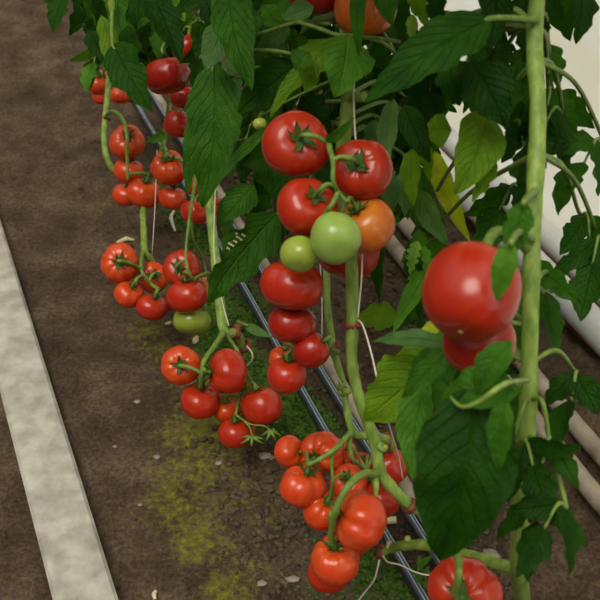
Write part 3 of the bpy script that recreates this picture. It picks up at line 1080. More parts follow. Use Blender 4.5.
truss('P1', [(344, 128, 1.24), (333, 136, 1.185), (329, 144, 1.155), (333, 162, 1.14), (333, 180, 1.135), (338, 192, 1.145), (347, 202, 1.15)], ['M1', 'M2', 'M3', 'M4'], 0.0045, 0.0032)
truss('P1', [(338, 192, 1.145), (333, 203, 1.14), (325, 215, 1.15), (315, 245, 1.20), (312, 275, 1.27), (312, 300, 1.29), (310, 340, 1.29), (298, 352, 1.32)], ['M5', 'M6', 'M7', 'M12', 'M8', 'M11', 'M10'], 0.0035, 0.0025)
truss('P2', [(337, 352, 1.39), (332, 350, 1.34), (329, 347, 1.31), (324, 345, 1.295)], ['M9'])
truss('P2', [(352, 432, 1.40), (343, 441, 1.39), (335, 449, 1.375), (322, 458, 1.37), (308, 465, 1.37)], ['L7', 'L6', 'L5'], 0.0055, 0.0032)
truss('P2', [(350, 434, 1.40), (350, 448, 1.40), (353, 459, 1.40), (360, 466, 1.42), (366, 470, 1.44)], ['L8', 'L12', 'L10'], 0.004, 0.0025)
truss('P2', [(337, 448, 1.378), (332, 456, 1.38), (332, 468, 1.38), (333, 484, 1.38)], ['L9', 'L4'], 0.0038, 0.0028)
truss('P1', [(378, 474, 1.34), (364, 474, 1.31), (352, 482, 1.29), (341, 498, 1.285), (335, 514, 1.29), (331, 532, 1.32), (331, 544, 1.34)], ['L1', 'L2', 'L3', 'L14', 'L11', 'L13'], 0.0068, 0.004)
truss('P7', [(458, 556, 1.05), (459, 572, 1.03), (456, 586, 1.04), (453, 596, 1.06)], [], 0.005)
MB().tube([P(528, 250, 1.03), P(512, 235, 1.0), P(495, 232, 0.95), TOM['N1']['top'], ], [0.006, 0.005, 0.005, 0.005], 10).build('fruit_truss', M_TRUSS, PLANT['P7'])
MB().tube([P(505, 234, 0.97), P(515, 275, 0.99), P(505, 300, 0.98), TOM['N2']['top']], [0.004] * 4, 10).build('fruit_truss', M_TRUSS, PLANT['P7'])
truss('P1', [(349, -60, 1.22), (340, -60, 1.2), (330, -50, 1.2), (340, -40, 1.2), (360, -35, 1.2)], ['T1', 'T2'])
truss('P4', [(144, 250, 2.11), (142, 256, 2.08), (141, 264, 2.05), (143, 274, 2.04), (151, 284, 2.05), (160, 290, 2.04)], ['A1', 'A2', 'A3', 'A4'], 0.0062, 0.0042)
truss('P6', [(196, 110, 2.15), (196, 170, 2.03), (190, 215, 1.95), (186, 250, 1.92), (188, 268, 1.91), (193, 280, 1.92)], ['A5', 'A6', 'A8'], 0.0045, 0.0035)
truss('P6', [(191, 215, 1.96), (194, 240, 2.0), (204, 262, 2.08), (206, 285, 2.08), (196, 305, 2.03), (178, 298, 2.08)], ['A7', 'A9'], 0.003, 0.0025)
truss('P3', [(224, 332, 1.87), (215, 346, 1.81), (206, 358, 1.78), (203, 365, 1.77), (201, 378, 1.78), (201, 388, 1.80)], ['B1', 'B2', 'B3'], 0.0068, 0.0042)
truss('P3', [(227, 336, 1.87), (238, 352, 1.87), (246, 372, 1.84), (252, 385, 1.82), (240, 396, 1.82), (236, 415, 1.80)], ['B5', 'B4', 'B6', 'B7', 'B8'], 0.004, 0.003)
truss('P3', [(236, 415, 1.80), (250, 424, 1.79), (264, 426, 1.78), (271, 431, 1.78)], [], 0.002)
truss('P5', [(105, 118, 2.44), (110, 112, 2.38), (117, 113, 2.30), (124, 122, 2.25), (127, 138, 2.23), (127, 158, 2.24), (128, 180, 2.24)], ['C5', 'C6', 'C7', 'C8'], 0.006, 0.004)
truss('P6', [(164, 140, 2.28), (164, 146, 2.22), (167, 154, 2.16), (162, 165, 2.18), (172, 185, 2.2)], ['C9', 'C10', 'C11'], 0.006, 0.004)
truss('P6', [(178, 20, 2.1), (170, 35, 1.98), (162, 48, 1.86), (164, 56, 1.85)], ['C1'], 0.004)
truss('P3', [(205, 10, 1.86), (198, 20, 1.9), (190, 28, 1.93), (186, 60, 1.94), (188, 90, 1.98)], ['C2', 'C3', 'C4'], 0.004)
truss('P3', [(210, 195, 1.93), (203, 190, 2.0), (200, 196, 2.05), (208, 196, 2.06)], ['D1', 'D2'], 0.003)
truss('P5', [(108, 70, 2.47), (104, 70, 2.5), (106, 80, 2.6), (118, 86, 2.7), (128, 90, 2.76)], ['E1', 'E2', 'E3', 'E4'], 0.004)
truss('P1', [(345, 75, 1.225), (310, 90, 1.30), (280, 105, 1.34), (264, 114, 1.36)], ['T3'], 0.0025)

# withered flower at the end of the star-calyx cluster
vf = MB()
for k in range(6):
    a = k * 1.05
    p0 = P(271, 431, 1.78)
    vf.tube([p0, p0 + Vector((0.008 * math.cos(a), 0.008 * math.sin(a), -0.004)), p0 + Vector((0.018 * math.cos(a), 0.012 * math.sin(a), -0.014))], [0.002, 0.003, 0.0006], 6, 4)
for k in range(6):
    a = k * 1.1 + .3
    p0 = P(252, 437, 1.77)
    vf.tube([p0, p0 + Vector((0.010 * math.cos(a), 0.008 * math.sin(a), -0.004)), p0 + Vector((0.022 * math.cos(a), 0.014 * math.sin(a), -0.010))], [0.002, 0.003, 0.0006], 6, 4)
vf.tube([P(252, 437, 1.77), P(250, 428, 1.785), P(244, 421, 1.795)], [0.0015] * 3, 6)
vf.build('withered_flower', M_TRUSS, PLANT['P3'])


# ------------------------------------------------------------------ leaves
def leaf_geo(A, B, width, roll=0.0, bend=0.0, fold=0.15, lobes=0.25, nl=3, wav=0.06, quilt=0.02, curl=0.0, nu=36, nv=14, seed=0, facing=None, side=0.0):
    """one leaflet from A (base) to B (tip); world space. Returns verts, faces, uvs."""
    r_ = random.Random(seed)
    A, B = Vector(A), Vector(B)
    T = (B - A)
    Ln = T.length
    T.normalize()
    mid = (A + B) / 2
    n0 = facing if facing is not None else (CAM - mid)
    n0 = (n0 - T * n0.dot(T)).normalized()
    n0 = Quaternion(T, math.radians(roll)) @ n0
    c0 = T.cross(n0)
    v, uv, f = [], [], []
    ph1, ph2, ph3 = r_.uniform(0, 6.28), r_.uniform(0, 6.28), r_.uniform(0, 1)
    hw = width / 2
    for i in range(nu + 1):
        u = i / nu
        # outline of a tomato leaflet: broad below the middle, drawn-out tip
        sh = (math.sin(math.pi * min(u ** 0.72, 1.0)) ** 0.75) if u < 1 else 0.0
        sh *= (1 - 0.22 * u)
        env = max(sh, 0.0)
        for j in range(nv + 1):
            vv = -1 + 2 * j / nv
            s = abs(vv)
            sg = 1 if vv > 0 else -1
            phs = ph3 + 0.35 * (sg > 0)
            saw = ((u * nl + phs) % 1.0)
            notch = 1 - lobes * (0.5 + 0.5 * math.cos(2 * math.pi * saw)) ** 2.2 * min(1, 4 * u)
            ser = 1 - 0.3 * lobes * (0.5 + 0.5 * math.cos(2 * math.pi * (u * nl * 3 + phs)))
            w = hw * env * (1 - (1 - notch * ser) * s ** 2)
            uu = u + 0.10 * s * s * (1 - u) * (width / Ln)
            bz = bend * 4 * u * (1 - u) + curl * u * u * u
            p = A + T * (Ln * uu) + n0 * bz + c0 * (side * Ln * 4 * u * (1 - u))
            z = fold * hw * env * s ** 1.3
            z += wav * hw * s * s * math.sin(2 * math.pi * u * nl * 0.9 + ph1 + (1.3 if vv > 0 else 0)) * min(1, 3 * u)
            z += 0.45 * quilt * hw * math.sin(2 * math.pi * (u * 9 - s * 2.5)) * math.sin(math.pi * s) * env
            z += 0.04 * hw * math.sin(5 * u + 3 * vv + ph2)
            pp = p + c0 * (w * vv)
            z += 0.16 * hw * mnoise.noise(pp * (0.55 / max(hw, 0.004)) + Vector((seed * 1.7, 0, 0))) * min(1, 3 * u)
            z += 0.07 * hw * mnoise.noise(pp * (1.6 / max(hw, 0.004)) + Vector((0, seed * 1.3, 0)))
            v.append(pp + n0 * z)
            uv.append((u, 0.5 + 0.5 * vv))
    for i in range(nu):
        for j in range(nv):
            q = i * (nv + 1) + j
            f.append((q, q + 1, q + nv + 2, q + nv + 1))
    return v, f, uv


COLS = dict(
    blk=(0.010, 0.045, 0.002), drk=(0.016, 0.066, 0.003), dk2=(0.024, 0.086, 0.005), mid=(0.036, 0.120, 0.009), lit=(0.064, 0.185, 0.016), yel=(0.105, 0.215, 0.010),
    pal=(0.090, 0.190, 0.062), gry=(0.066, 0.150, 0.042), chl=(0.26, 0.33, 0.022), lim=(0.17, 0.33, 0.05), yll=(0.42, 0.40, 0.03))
LI = [0]


def leaf(key, bx, by, bd, tx, ty, td, wpx, col, roll=0, bend=0.0, fold=0.15, lobes=0.22, nl=3, wav=0.06, quilt=0.02, curl=0.0, attach=None, side=0.0, nu=36, nv=14, label=None, scars=None):
    LI[0] += 1
    A, B = P(bx, by, bd), P(tx, ty, td)
    w = wpx * (bd + td) / 2 / FPX / max(0.35, math.cos(math.radians(roll)))
    v, f, uv = leaf_geo(A, B, w, roll, bend, fold, lobes, nl, wav, quilt, curl, nu, nv, LI[0] * 13, None, side)
    o = obj('leaf', v, f, M_LEAF, PLANT[key], origin=A, uvs=uv)
    c = COLS[col]
    o.color = (*c, 1)
    if label:
        o['label'] = label
    if scars:
        sv, sf = [], []
        for i, j0, j1 in scars:
            for j in range(j0, j1):
                q = [i * (nv + 1) + j, i * (nv + 1) + j + 1, (i + 1) * (nv + 1) + j + 1, (i + 1) * (nv + 1) + j]
                k = len(sv)
                m = sum((v[x] for x in q), Vector()) / 4
                for x in q:
                    sv.append(m + (v[x] - m) * 0.8 + (CAM - v[x]).normalized() * 0.0012)
                sf.append((k, k + 1, k + 2, k + 3))
        obj('scar', sv, sf, M_STRAW, o, smooth=False)['label'] = 'pale scratch marks'
    if attach:
        q = [P(*a) for a in attach] + [A, A.lerp(B, 0.12)]
        MB().tube(q, [0.004, 0.003, 0.002], 8, 6).build('leaf_stalk', M_TRUSS, PLANT[key])
    return o


# top left
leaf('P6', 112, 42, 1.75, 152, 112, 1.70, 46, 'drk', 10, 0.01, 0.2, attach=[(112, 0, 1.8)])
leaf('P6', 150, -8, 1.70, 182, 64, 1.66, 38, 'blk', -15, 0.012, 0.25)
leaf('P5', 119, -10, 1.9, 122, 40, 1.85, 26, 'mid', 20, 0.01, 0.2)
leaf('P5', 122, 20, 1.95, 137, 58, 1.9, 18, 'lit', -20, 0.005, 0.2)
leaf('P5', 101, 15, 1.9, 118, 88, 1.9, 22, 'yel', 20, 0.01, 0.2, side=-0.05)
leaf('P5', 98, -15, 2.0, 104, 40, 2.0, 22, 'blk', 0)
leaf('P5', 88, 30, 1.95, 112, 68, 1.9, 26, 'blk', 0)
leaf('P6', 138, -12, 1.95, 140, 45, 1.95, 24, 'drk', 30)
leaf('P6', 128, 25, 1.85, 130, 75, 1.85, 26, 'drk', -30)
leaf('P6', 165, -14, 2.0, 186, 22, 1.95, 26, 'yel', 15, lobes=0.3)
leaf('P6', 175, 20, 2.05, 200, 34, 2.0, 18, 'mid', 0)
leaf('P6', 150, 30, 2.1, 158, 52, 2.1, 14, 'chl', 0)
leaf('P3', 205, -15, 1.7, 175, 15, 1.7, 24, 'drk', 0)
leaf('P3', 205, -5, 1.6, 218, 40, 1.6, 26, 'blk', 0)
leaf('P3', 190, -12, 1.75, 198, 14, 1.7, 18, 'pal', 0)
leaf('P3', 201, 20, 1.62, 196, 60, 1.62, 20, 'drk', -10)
# long hanging leaves
leaf('P3', 214, 60, 1.42, 202, 208, 1.44, 62, 'mid', 12, 0.015, 0.25, 0.16, 3, 0.10, 0.035, side=-0.06, attach=[(208, -10, 1.8), (224, 20, 1.5)], nu=48, nv=20, label='long crinkled leaf hanging straight down')
leaf('P3', 204, 95, 1.45, 187, 196, 1.46, 22, 'mid', 25, 0.008, 0.3, 0.12)
leaf('P3', 228, -22, 1.33, 252, 92, 1.30, 48, 'mid', -8, 0.015, 0.22, 0.10, 3, 0.05, 0.035, side=0.05, nu=48, nv=20)
leaf('P3', 228, 22, 1.36, 205, 70, 1.36, 36, 'pal', 10, 0.006, 0.12, 0.06, 2, 0.06, 0.02, attach=[(238, 0, 1.4)])
leaf('P3', 213, 24, 1.40, 206, 42, 1.40, 12, 'yel', 0)
leaf('P3', 225, 60, 1.55, 240, 110, 1.55, 26, 'gry', 10)
leaf('P3', 228, 95, 1.6, 236, 130, 1.58, 22, 'lit', 0)
# left middle
leaf('P1', 270, 128, 1.32, 217, 183, 1.30, 13, 'mid', 25, 0.008, 0.4, 0.1, label='narrow folded leaf lying diagonally')
leaf('P1', 322, 58, 1.20, 270, 118, 1.20, 20, 'yel', 35, 0.010, 0.35, 0.12)
leaf('P1', 300, 62, 1.36, 238, 112, 1.36, 52, 'drk', 5, 0.012, 0.2, 0.2)
leaf('P2', 262, 125, 1.46, 272, 195, 1.48, 54, 'dk2', 0, 0.01, 0.2, 0.3, 4)
leaf('P2', 255, 185, 1.45, 222, 222, 1.44, 36, 'mid', 10, 0.008, 0.15, 0.1)
leaf('P2', 270, 195, 1.5, 246, 218, 1.48, 24, 'drk', 0)
leaf('P2', 226, 195, 1.55, 226, 240, 1.55, 20, 'mid', 0, 0.005, 0.15, 0.15)
leaf('P2', 280, 212, 1.36, 207, 304, 1.34, 58, 'dk2', -14, 0.016, 0.22, 0.34, 3, 0.12, 0.03, side=0.06, scars=[(17, 13, 15), (19, 13, 16), (21, 14, 16), (23, 14, 17), (25, 15, 17), (18, 16, 17)], attach=[(322, 190, 1.41), (300, 200, 1.38)], nu=48, nv=20, label='wide lobed leaf with pale scratch marks')
leaf('P2', 277, 214, 1.38, 274, 256, 1.38, 24, 'dk2', 0, 0.005, 0.15, 0.2)
leaf('P2', 287, 160, 1.42, 288, 235, 1.42, 44, 'drk', 0, 0.008, 0.2, 0.25)
leaf('P2', 238, 140, 1.62, 245, 195, 1.62, 14, 'blk', 20)
leaf('P3', 246, 325, 1.80, 273, 337, 1.75, 11, 'pal', 15, 0.004, 0.2, 0.05, attach=[(238, 322, 1.86)])
leaf('P3', 226, 326, 1.9, 208, 331, 1.88, 9, 'dk2', 0)
leaf('P6', 168, 134, 2.2, 146, 142, 2.18, 12, 'lit', 0)
# upper middle
leaf('P1', 348, 34, 1.17, 335, 98, 1.16, 62, 'lit', -14, 0.014, 0.12, 0.20, 2, 0.10, 0.02, nu=48, nv=20)
leaf('P1', 330, 38, 1.19, 305, 92, 1.18, 44, 'yel', 20, 0.012, 0.2, 0.25)
leaf('P1', 310, 52, 1.15, 295, 70, 1.15, 26, 'mid', 25, 0.006, 0.2, 0.1)
leaf('P1', 361, -22, 1.10, 359, 57, 1.12, 18, 'mid', 12, 0.010, 0.4, 0.04, 2, attach=[(349, -30, 1.2)])
leaf('P1', 314, 6, 1.14, 282, 20, 1.14, 22, 'gry', 15, 0.005, 0.15, 0.08)
leaf('P1', 384, -20, 1.14, 392, 26, 1.14, 28, 'mid', 10, 0.006, 0.2, 0.05)
leaf('P1', 372, 45, 1.25, 390, 70, 1.25, 26, 'drk', 0)
leaf('P1', 325, 142, 1.15, 354, 117, 1.13, 12, 'mid', 25, 0.006, 0.3, 0.06)
leaf('P1', 378, 100, 1.34, 398, 66, 1.34, 34, 'drk', 0)
leaf('P1', 300, 95, 1.40, 330, 130, 1.42, 40, 'blk', 0)
leaf('P1', 285, 30, 1.40, 255, 52, 1.40, 24, 'gry', 0, 0.005, 0.2, 0.25, label='pale grey-green leaf underside with dark veins')
leaf('P1', 262, 5, 1.42, 290, 36, 1.42, 26, 'lit', 0)
leaf('P1', 258, 12, 1.45, 245, 45, 1.45, 20, 'mid', 0)
leaf('P1', 300, 75, 1.45, 262, 95, 1.45, 30, 'drk', 20)
# upper right
leaf('P7', 492, 18, 1.02, 364, 102, 1.00, 58, 'drk', 16, 0.020, 0.15, 0.13, 4, 0.06, 0.025, nu=52, nv=20, attach=[(538, 20, 1.05)], label='broad dark leaf reaching across from the near plant')
leaf('P7', 470, 58, 1.06, 506, 128, 1.06, 60, 'blk', -10, 0.012, 0.15, 0.20, 3, 0.06, 0.02)
leaf('P7', 448, 62, 1.08, 460, 106, 1.08, 40, 'drk', 0, 0.008, 0.2, 0.2)
leaf('P7', 487, 108, 1.12, 455, 195, 1.10, 56, 'yel', -10, 0.010, 0.10, 0.10, 2, 0.05, 0.015, nu=48, nv=20, side=-0.04, label='backlit yellow-green leaf by the white film')
leaf('P7', 496, 160, 1.12, 472, 202, 1.12, 20, 'yel', 10)
leaf('P1', 452, 130, 1.22, 423, 130, 1.22, 38, 'yel', 0, 0.006, 0.1, 0.1, 2)
leaf('P1', 403, 104, 1.18, 430, 163, 1.17, 30, 'blk', 0, 0.008, 0.12, 0.06, label='small dark pointed leaf in front of yellowish foliage')
leaf('P1', 412, 148, 1.25, 413, 207, 1.25, 24, 'yel', 15, 0.006, 0.25, 0.15)
leaf('P1', 424, 140, 1.26, 430, 182, 1.26, 16, 'yel', 0)
leaf('P1', 394, 98, 1.27, 383, 180, 1.27, 24, 'pal', 20, 0.006, 0.3, 0.15)
leaf('P1', 385, 165, 1.28, 393, 214, 1.28, 26, 'pal', 0, 0.006, 0.3, 0.25)
leaf('P1', 400, 172, 1.29, 405, 216, 1.29, 26, 'pal', -15, 0.006, 0.3, 0.25)
leaf('P1', 372, 110, 1.38, 372, 170, 1.38, 40, 'drk', 0)
leaf('P1', 434, 150, 1.38, 470, 242, 1.36, 24, 'chl', 20, 0.010, 0.3, 0.12, 3, label='mottled yellow leaf hanging before the white pipes')
leaf('P1', 418, 190, 1.30, 449, 246, 1.28, 26, 'gry', 15, 0.010, 0.25, 0.1)
leaf('P1', 432, 200, 1.33, 440, 245, 1.32, 20, 'mid', 0)
leaf('P1', 414, 235, 1.36, 422, 325, 1.34, 24, 'drk', 20, 0.008, 0.25, 0.35, 4)
leaf('P1', 380, 190, 1.38, 380, 303, 1.38, 24, 'drk', 25, 0.008, 0.3, 0.3, 4)
leaf('P1', 408, 165, 1.40, 420, 232, 1.40, 26, 'mid', 0, 0.006, 0.25, 0.3)
leaf('P1', 418, 228, 1.36, 428, 290, 1.34, 24, 'lit', 10, 0.006, 0.2, 0.4, 4)
leaf('P1', 440, 238, 1.34, 420, 280, 1.34, 26, 'mid', 0)
leaf('P1', 430, 268, 1.30, 393, 333, 1.28, 22, 'lit', 15, 0.008, 0.25, 0.08, label='bright narrow leaf hanging beside the huge tomato')
leaf('P1', 400, 318, 1.42, 356, 318, 1.44, 34, 'yel', 20, 0.006, 0.15, 0.2, label='yellowish shaded leaf with brown spots')
leaf('P1', 376, 118, 1.30, 371, 168, 1.30, 20, 'gry', 25, 0.006, 0.3, 0.3)
leaf('P1', 418, 240, 1.30, 410, 275, 1.30, 18, 'lim', 10, 0.006, 0.35, 0.5, 5)
leaf('P1', 424, 245, 1.28, 427, 290, 1.28, 15, 'lit', -20, 0.006, 0.35, 0.5, 5)
leaf('P1', 414, 268, 1.31, 418, 305, 1.31, 16, 'lit', 10, 0.006, 0.35, 0.5, 5)
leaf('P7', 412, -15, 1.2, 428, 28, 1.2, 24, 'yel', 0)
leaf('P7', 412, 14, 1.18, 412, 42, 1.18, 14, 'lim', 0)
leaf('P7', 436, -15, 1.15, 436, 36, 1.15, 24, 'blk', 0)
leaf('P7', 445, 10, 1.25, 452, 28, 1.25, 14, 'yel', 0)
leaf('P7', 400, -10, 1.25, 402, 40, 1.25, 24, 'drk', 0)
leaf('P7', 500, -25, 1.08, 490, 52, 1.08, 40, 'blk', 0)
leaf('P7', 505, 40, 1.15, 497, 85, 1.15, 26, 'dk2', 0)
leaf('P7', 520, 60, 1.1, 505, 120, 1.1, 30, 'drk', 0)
# right middle and bottom
leaf('P7', 448, 344, 1.02, 373, 342, 1.05, 20, 'gry', 28, 0.010, 0.25, 0.12, 3, label='greyish narrow leaf lying level beside the thick stem')
leaf('P7', 444, 352, 1.10, 364, 420, 1.12, 84, 'yel', -8, 0.014, 0.15, 0.18, 3, 0.08, 0.02, nu=48, nv=20, label='large yellow-green sunlit leaf')
leaf('P7', 440, 330, 1.08, 450, 385, 1.06, 40, 'mid', 0, 0.006, 0.2, 0.2)
leaf('P7', 430, 320, 1.18, 432, 352, 1.18, 22, 'chl', 0)
leaf('P7', 452, 350, 0.98, 402, 398, 1.0, 30, 'mid', 15, 0.006, 0.2, 0.15)
leaf('P7', 425, 375, 1.06, 413, 480, 1.05, 40, 'lit', 25, 0.012, 0.22, 0.18, 3, 0.06, 0.03, nu=48, nv=20)
leaf('P7', 480, 378, 0.86, 440, 562, 0.90, 112, 'blk', -8, 0.022, 0.14, 0.10, 3, 0.06, 0.04, nu=60, nv=28, attach=[(520, 385, 1.0)], label='big dark quilted leaf hanging in front')
leaf('P7', 522, 392, 0.84, 440, 402, 0.88, 48, 'mid', 30, 0.012, 0.25, 0.10, 3, 0.06, 0.04, nu=48, nv=20, label='leaf with raised pale midrib above the dark one')
leaf('P7', 512, 340, 0.83, 476, 396, 0.85, 34, 'mid', 20, 0.008, 0.25, 0.1)
leaf('P7', 506, 398, 0.82, 500, 470, 0.84, 30, 'mid', 20, 0.008, 0.2, 0.1)
leaf('P7', 512, 240, 0.80, 497, 302, 0.82, 28, 'lit', 10, 0.006, 0.2, 0.1, attach=[(533, 240, 1.03), (520, 232, 0.9)], label='bright leaf at the side of the huge tomato')
leaf('P7', 525, 200, 0.9, 508, 262, 0.9, 34, 'mid', 0, attach=[(536, 190, 1.035)])

for key, pts in (('P1', [(298, 22, 1.22), (318, 28, 1.21), (338, 35, 1.20), (365, 36, 1.20), (400, 42, 1.22)]), ('P1', [(252, 36, 1.34), (272, 30, 1.32), (300, 22, 1.26), (330, 24, 1.22)]),
                 ('P1', [(252, 50, 1.36), (275, 51, 1.34), (292, 54, 1.33)]), ('P2', [(296, 62, 1.40), (275, 70, 1.40), (255, 68, 1.42), (238, 78, 1.45)]),
                 ('P6', [(178, 38, 2.0), (186, 35, 1.96), (194, 36, 1.92)])):
    MB().tube(px_path(pts), [0.0026, 0.003, 0.003, 0.0024], 8, 6).build('leaf_stalk', M_TRUSS, PLANT[key])

MB().tube(px_path([(450, 396, 0.835), (456, 403, 0.82), (464, 407, 0.81), (480, 401, 0.80), (505, 384, 0.81), (528, 380, 1.0)]), [0.0007, 0.0013, 0.0017, 0.002, 0.0023, 0.0026], 8, 8).build('leaf_stalk', M_STEM, PLANT['P7'])
leaf('P5', 111, -6, 1.84, 112, 21, 1.84, 7, 'yll', 0, 0.002, 0.4, 0.05, label='yellowed strip of leaf')

# filler foliage deeper in the row: small compound leaves, each a part of its plant
def compound(key, bx, by, bd, tx, ty, td, wpx, cols, n=2, seed=0):
    r_ = random.Random(seed)
    A, B = P(bx, by, bd), P(tx, ty, td)
    C = spline([A, A.lerp(B, 0.5) + Vector((0, 0, 0.02)), B], 6)
    sag = Vector((0, 0, -1))
    V, F, UV = [], [], []

    def add(a, b, w):
        v, f, uv = leaf_geo(a, b, w, r_.uniform(-45, 45), r_.uniform(0.002, 0.010), 0.22, 0.28, 3, 0.08, 0.025, 0, 16, 8, r_.randrange(99999))
        k = len(V)
        V.extend(v)
        UV.extend(uv)
        F.extend([tuple(q + k for q in ff) for ff in f])
    ww = wpx * (bd + td) / 2 / FPX
    T = (B - A).normalized()
    side = T.cross((CAM - A).normalized())
    for i in range(n):
        u = (i + 1.0) / (n + 0.8)
        p = C[int(u * (len(C) - 1))]
        for sg in (-1, 1):
            d = (side * sg + T * 0.6 + sag * r_.uniform(0.2, 0.9)).normalized()
            add(p, p + d * ww * r_.uniform(1.2, 1.9), ww * r_.uniform(0.7, 1.0))
    add(C[-2], C[-1] + (T + sag * 0.6).normalized() * ww * 1.6, ww * 1.1)
    o = obj('leaf', V, F, M_LEAF, PLANT[key], origin=A, uvs=UV)
    o.color = (*COLS[r_.choice(cols)], 1)
    near = min([c for c in VINE[key] if c.z > A.z - 0.01] or VINE[key], key=lambda c: (c - (A + Vector((0, 0, 0.03)))).length)
    MB().tube([near, near.lerp(A, 0.5) + Vector((0, 0, 0.025)), A, A.lerp(B, 0.5) + Vector((0, 0, 0.02)), B], [0.003, 0.0028, 0.0026, 0.0022, 0.0015], 7, 6).build('leaf_stalk', M_TRUSS, o)
    return o


VINE = {'P1': spline(s1g, 4), 'P2': spline(s2g, 4), 'P3': spline(s3g, 4), 'P5': spline(s5g, 4), 'P6': spline(s6g, 4), 'P7': spline(s7g, 4)}
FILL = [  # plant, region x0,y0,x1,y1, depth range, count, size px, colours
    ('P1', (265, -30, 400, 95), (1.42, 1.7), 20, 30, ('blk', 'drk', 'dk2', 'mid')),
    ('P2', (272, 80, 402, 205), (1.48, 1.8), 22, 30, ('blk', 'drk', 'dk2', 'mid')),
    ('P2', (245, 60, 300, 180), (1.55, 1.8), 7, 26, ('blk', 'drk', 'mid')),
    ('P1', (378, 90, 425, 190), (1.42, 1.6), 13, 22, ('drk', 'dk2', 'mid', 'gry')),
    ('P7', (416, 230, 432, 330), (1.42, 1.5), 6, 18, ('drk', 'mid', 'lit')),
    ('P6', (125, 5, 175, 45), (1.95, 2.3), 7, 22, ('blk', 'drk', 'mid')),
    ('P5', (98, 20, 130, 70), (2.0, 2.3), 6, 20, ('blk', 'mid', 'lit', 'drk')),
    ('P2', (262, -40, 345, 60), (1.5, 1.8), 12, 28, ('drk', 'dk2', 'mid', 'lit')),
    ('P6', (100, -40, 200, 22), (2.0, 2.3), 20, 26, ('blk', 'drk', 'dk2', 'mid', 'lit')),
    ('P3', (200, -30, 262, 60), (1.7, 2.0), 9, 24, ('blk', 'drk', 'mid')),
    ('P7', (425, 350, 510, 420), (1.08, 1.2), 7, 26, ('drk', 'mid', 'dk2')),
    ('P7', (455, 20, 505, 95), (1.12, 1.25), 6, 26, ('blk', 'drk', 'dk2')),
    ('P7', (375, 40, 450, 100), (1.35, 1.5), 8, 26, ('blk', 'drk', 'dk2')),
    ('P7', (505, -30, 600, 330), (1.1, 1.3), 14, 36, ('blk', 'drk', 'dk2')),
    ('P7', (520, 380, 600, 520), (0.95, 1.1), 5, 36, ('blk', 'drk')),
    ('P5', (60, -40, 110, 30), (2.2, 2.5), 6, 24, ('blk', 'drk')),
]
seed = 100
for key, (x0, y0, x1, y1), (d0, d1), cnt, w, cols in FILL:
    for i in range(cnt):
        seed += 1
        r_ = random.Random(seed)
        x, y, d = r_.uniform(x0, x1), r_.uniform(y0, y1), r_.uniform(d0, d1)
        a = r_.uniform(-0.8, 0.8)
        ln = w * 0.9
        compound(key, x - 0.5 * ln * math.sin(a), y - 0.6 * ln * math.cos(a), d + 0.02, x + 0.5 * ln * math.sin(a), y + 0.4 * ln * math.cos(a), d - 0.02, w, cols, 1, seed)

# canopy above the picture: shades the upper part of the row
for i, (key, top) in enumerate((('P1', s1), ('P2', s2), ('P3', s3), ('P5', s5), ('P6', s6), ('P7', s7))):
    for j in range(26):
        r_ = random.Random(900 + i * 20 + j)
        z = 1.12 + 0.032 * j + 0.12 * (i % 3 == 0)
        a = r_.uniform(0, 6.28)
        p0 = top[0].copy()
        p0.z = z
        L_ = r_.uniform(0.10, 0.32)
        q = p0 + Vector((math.cos(a) * L_, math.sin(a) * L_, -0.04))
        # keep it out of the frame: above the top edge of the view
        rel = q - CAM
        dep = rel.dot(Fv)
        if dep > 0.3 and 300 - FPX * rel.dot(Uv) / dep > -70:
            continue
        if dep < 0.55:
            continue
        V, F, UV = [], [], []
        T = (q - p0).normalized()
        sd = T.cross(Vector((0, 0, 1))).normalized()
        for n_ in range(3):
            c = p0.lerp(q, 0.4 + 0.3 * n_)
            for sg in (-1, 1):
                b = c + (sd * sg + T * 0.5 + Vector((0, 0, -0.5))).normalized() * r_.uniform(0.07, 0.11)
                v, f, uv = leaf_geo(c, b, r_.uniform(0.045, 0.06), r_.uniform(-30, 30), 0.008, 0.2, 0.28, 3, 0.08, 0.02, 0, 14, 8, r_.randrange(9999), Vector((0, 0, 1)))
                k = len(V)
                V.extend(v); UV.extend(uv); F.extend([tuple(x + k for x in ff) for ff in f])
        o = obj('leaf', V, F, M_LEAF, PLANT[key], origin=p0, uvs=UV)
        o.color = (*COLS[r_.choice(('drk', 'dk2', 'mid'))], 1)
        MB().tube([p0, q], [0.004, 0.002], 7, 6).build('leaf_stalk', M_TRUSS, o)


# ------------------------------------------------------------------ strings and clips
def twine(label, pts, r=0.0011):
    tag(MB().tube(pts, r, 7, 8).build('twine', M_TWINE), label, 'string', 'support strings')


def clip(label, c, axis, R, r, studs=1, mat=None, tail=None):
    o = MB().ring(c, axis, R, r, 22, 6, studs).build('stem_clip', mat or M_CLIP)
    tag(o, label, 'clip', 'clips around the stems')
    ax = Vector(axis).normalized()
    n = (CAM - Vector(c))
    n = (n - ax * n.dot(ax)).normalized()
    s_ = n.cross(ax)
    q = Vector(c) + (n * 0.5 + s_ * 0.85).normalized() * R
    MB().tube([q - ax * r * 2.2, q + ax * r * 2.2], r * 1.5, 8, 3).build('buckle', mat or M_CLIP, o)
    return o


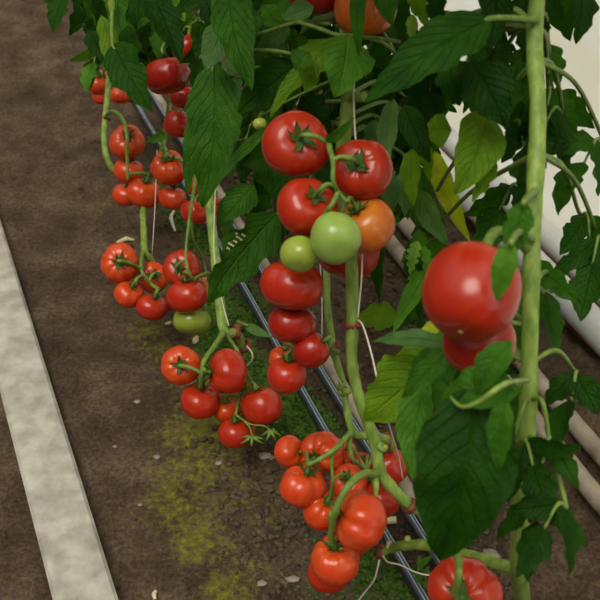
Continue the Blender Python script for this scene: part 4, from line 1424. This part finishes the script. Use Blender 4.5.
twine('string running down along the thick stem to its clip', [P(357, -20, 1.17), P(355, 60, 1.2), P(354, 110, 1.205), P(362, 250, 1.215), P(358, 318, 1.235)])
twine('loose string from the clip down to the yellow-green leaf', [P(358, 320, 1.235), P(363, 326, 1.22), P(371, 352, 1.20), P(379, 387, 1.19), P(389, 425, 1.25), P(398, 455, 1.36), P(403, 480, 1.42)])
twine('thin string beside the thinner stem behind the tomatoes', [P(319, 240, 1.36), P(322, 300, 1.37), P(323, 345, 1.36), P(335, 372, 1.36), P(342, 385, 1.375)], 0.0009)
twine('string hanging from the low tied stem end towards the ground', [P(380, 556, 1.43), P(378, 566, 1.43), P(374, 580, 1.45), P(365, 592, 1.48), P(357, 602, 1.5)], 0.0014)
twine('loose string trailing from the low tied stem end over the pipes', [P(383, 556, 1.42), P(388, 562, 1.44), P(400, 565, 1.48), P(418, 573, 1.5), P(434, 576, 1.5)], 0.0013)
twine('pale string along the stem behind the long hanging leaf', [P(216, 100, 1.90), P(216, 170, 1.90), P(214, 250, 1.88), P(222, 300, 1.87), P(229, 326, 1.86)], 0.0011)
twine('string curling from the clip below the stem end', [P(247, 346, 1.92), P(252, 353, 1.91), P(252, 360, 1.92), P(247, 366, 1.95)], 0.0015)
twine('taut thin string over the straight far stem', [P(157, 150, 2.18), P(155, 205, 2.16), P(152, 255, 2.14)], 0.0009)
clip('red-brown clip tying the string to the thick stem', P(351.5, 323, 1.265), (s1[3 + 7] - s1[3 + 6]) + Vector((0.012, 0, 0.0)), 0.0092, 0.0024)
clip('red-brown clip on the thinner stem beside a pointed tomato', P(332, 345, 1.39), Vector((0.25, 0.1, -1)), 0.0078, 0.0020)
clip('red-brown clip around the low cut stem end', P(381, 552, 1.43), Vector((1, -0.4, 0.3)), 0.0088, 0.0024)
clip('red-brown clip where the bent stem meets the dark leaf', P(410, 506, 1.355), s1[-1] - s1[-2], 0.0092, 0.0022)
clip('red-brown clip behind the bend of the thick stem', P(386, 440, 1.46), Vector((1, 0.2, -0.2)), 0.009, 0.0024)
clip('pale and red clip at the stem end above the lobed tomato', P(236, 332, 1.90), Vector((1, 0.2, -0.3)), 0.0125, 0.0032)
clip('pale and red clip just below the other one, string attached', P(244, 346, 1.935), Vector((0.5, 0.1, -1)), 0.0125, 0.0032)
clip('small red clip on the far stem by the arching stalk', P(105, 118, 2.445), Vector((0.1, 0.1, -1)), 0.0115, 0.002)

# ------------------------------------------------------------------ weed seedling beside the pipes
wg = G(424, 592)
wg.z = gz(wg)
weed = thing('weed_seedling', 'little green weed growing between the two drip pipes', 'weed', wg)
wt = P(421, 565, 1.62)
MB().tube([wg, wg.lerp(wt, 0.5) + Vector((0.006, 0, 0)), wt], [0.0016, 0.0014, 0.001], 7, 6).build('stem', M_TRUSS, weed)
for k in range(9):
    u = 0.3 + 0.7 * (k / 8)
    p = wg.lerp(wt, u)
    a = k * 2.4
    b = p + Vector((0.020 * math.cos(a), 0.020 * math.sin(a), 0.008 + 0.008 * u))
    v, f, uv = leaf_geo(p, b, 0.011, 0, 0.002, 0.15, 0.0, 2, 0.03, 0.0, 0, 10, 6, k, Vector((0, 0, 1)) + (CAM - p).normalized())
    o = obj('leaf', v, f, M_LEAF, weed, origin=p, uvs=uv)
    o.color = (*COLS['lit'], 1)
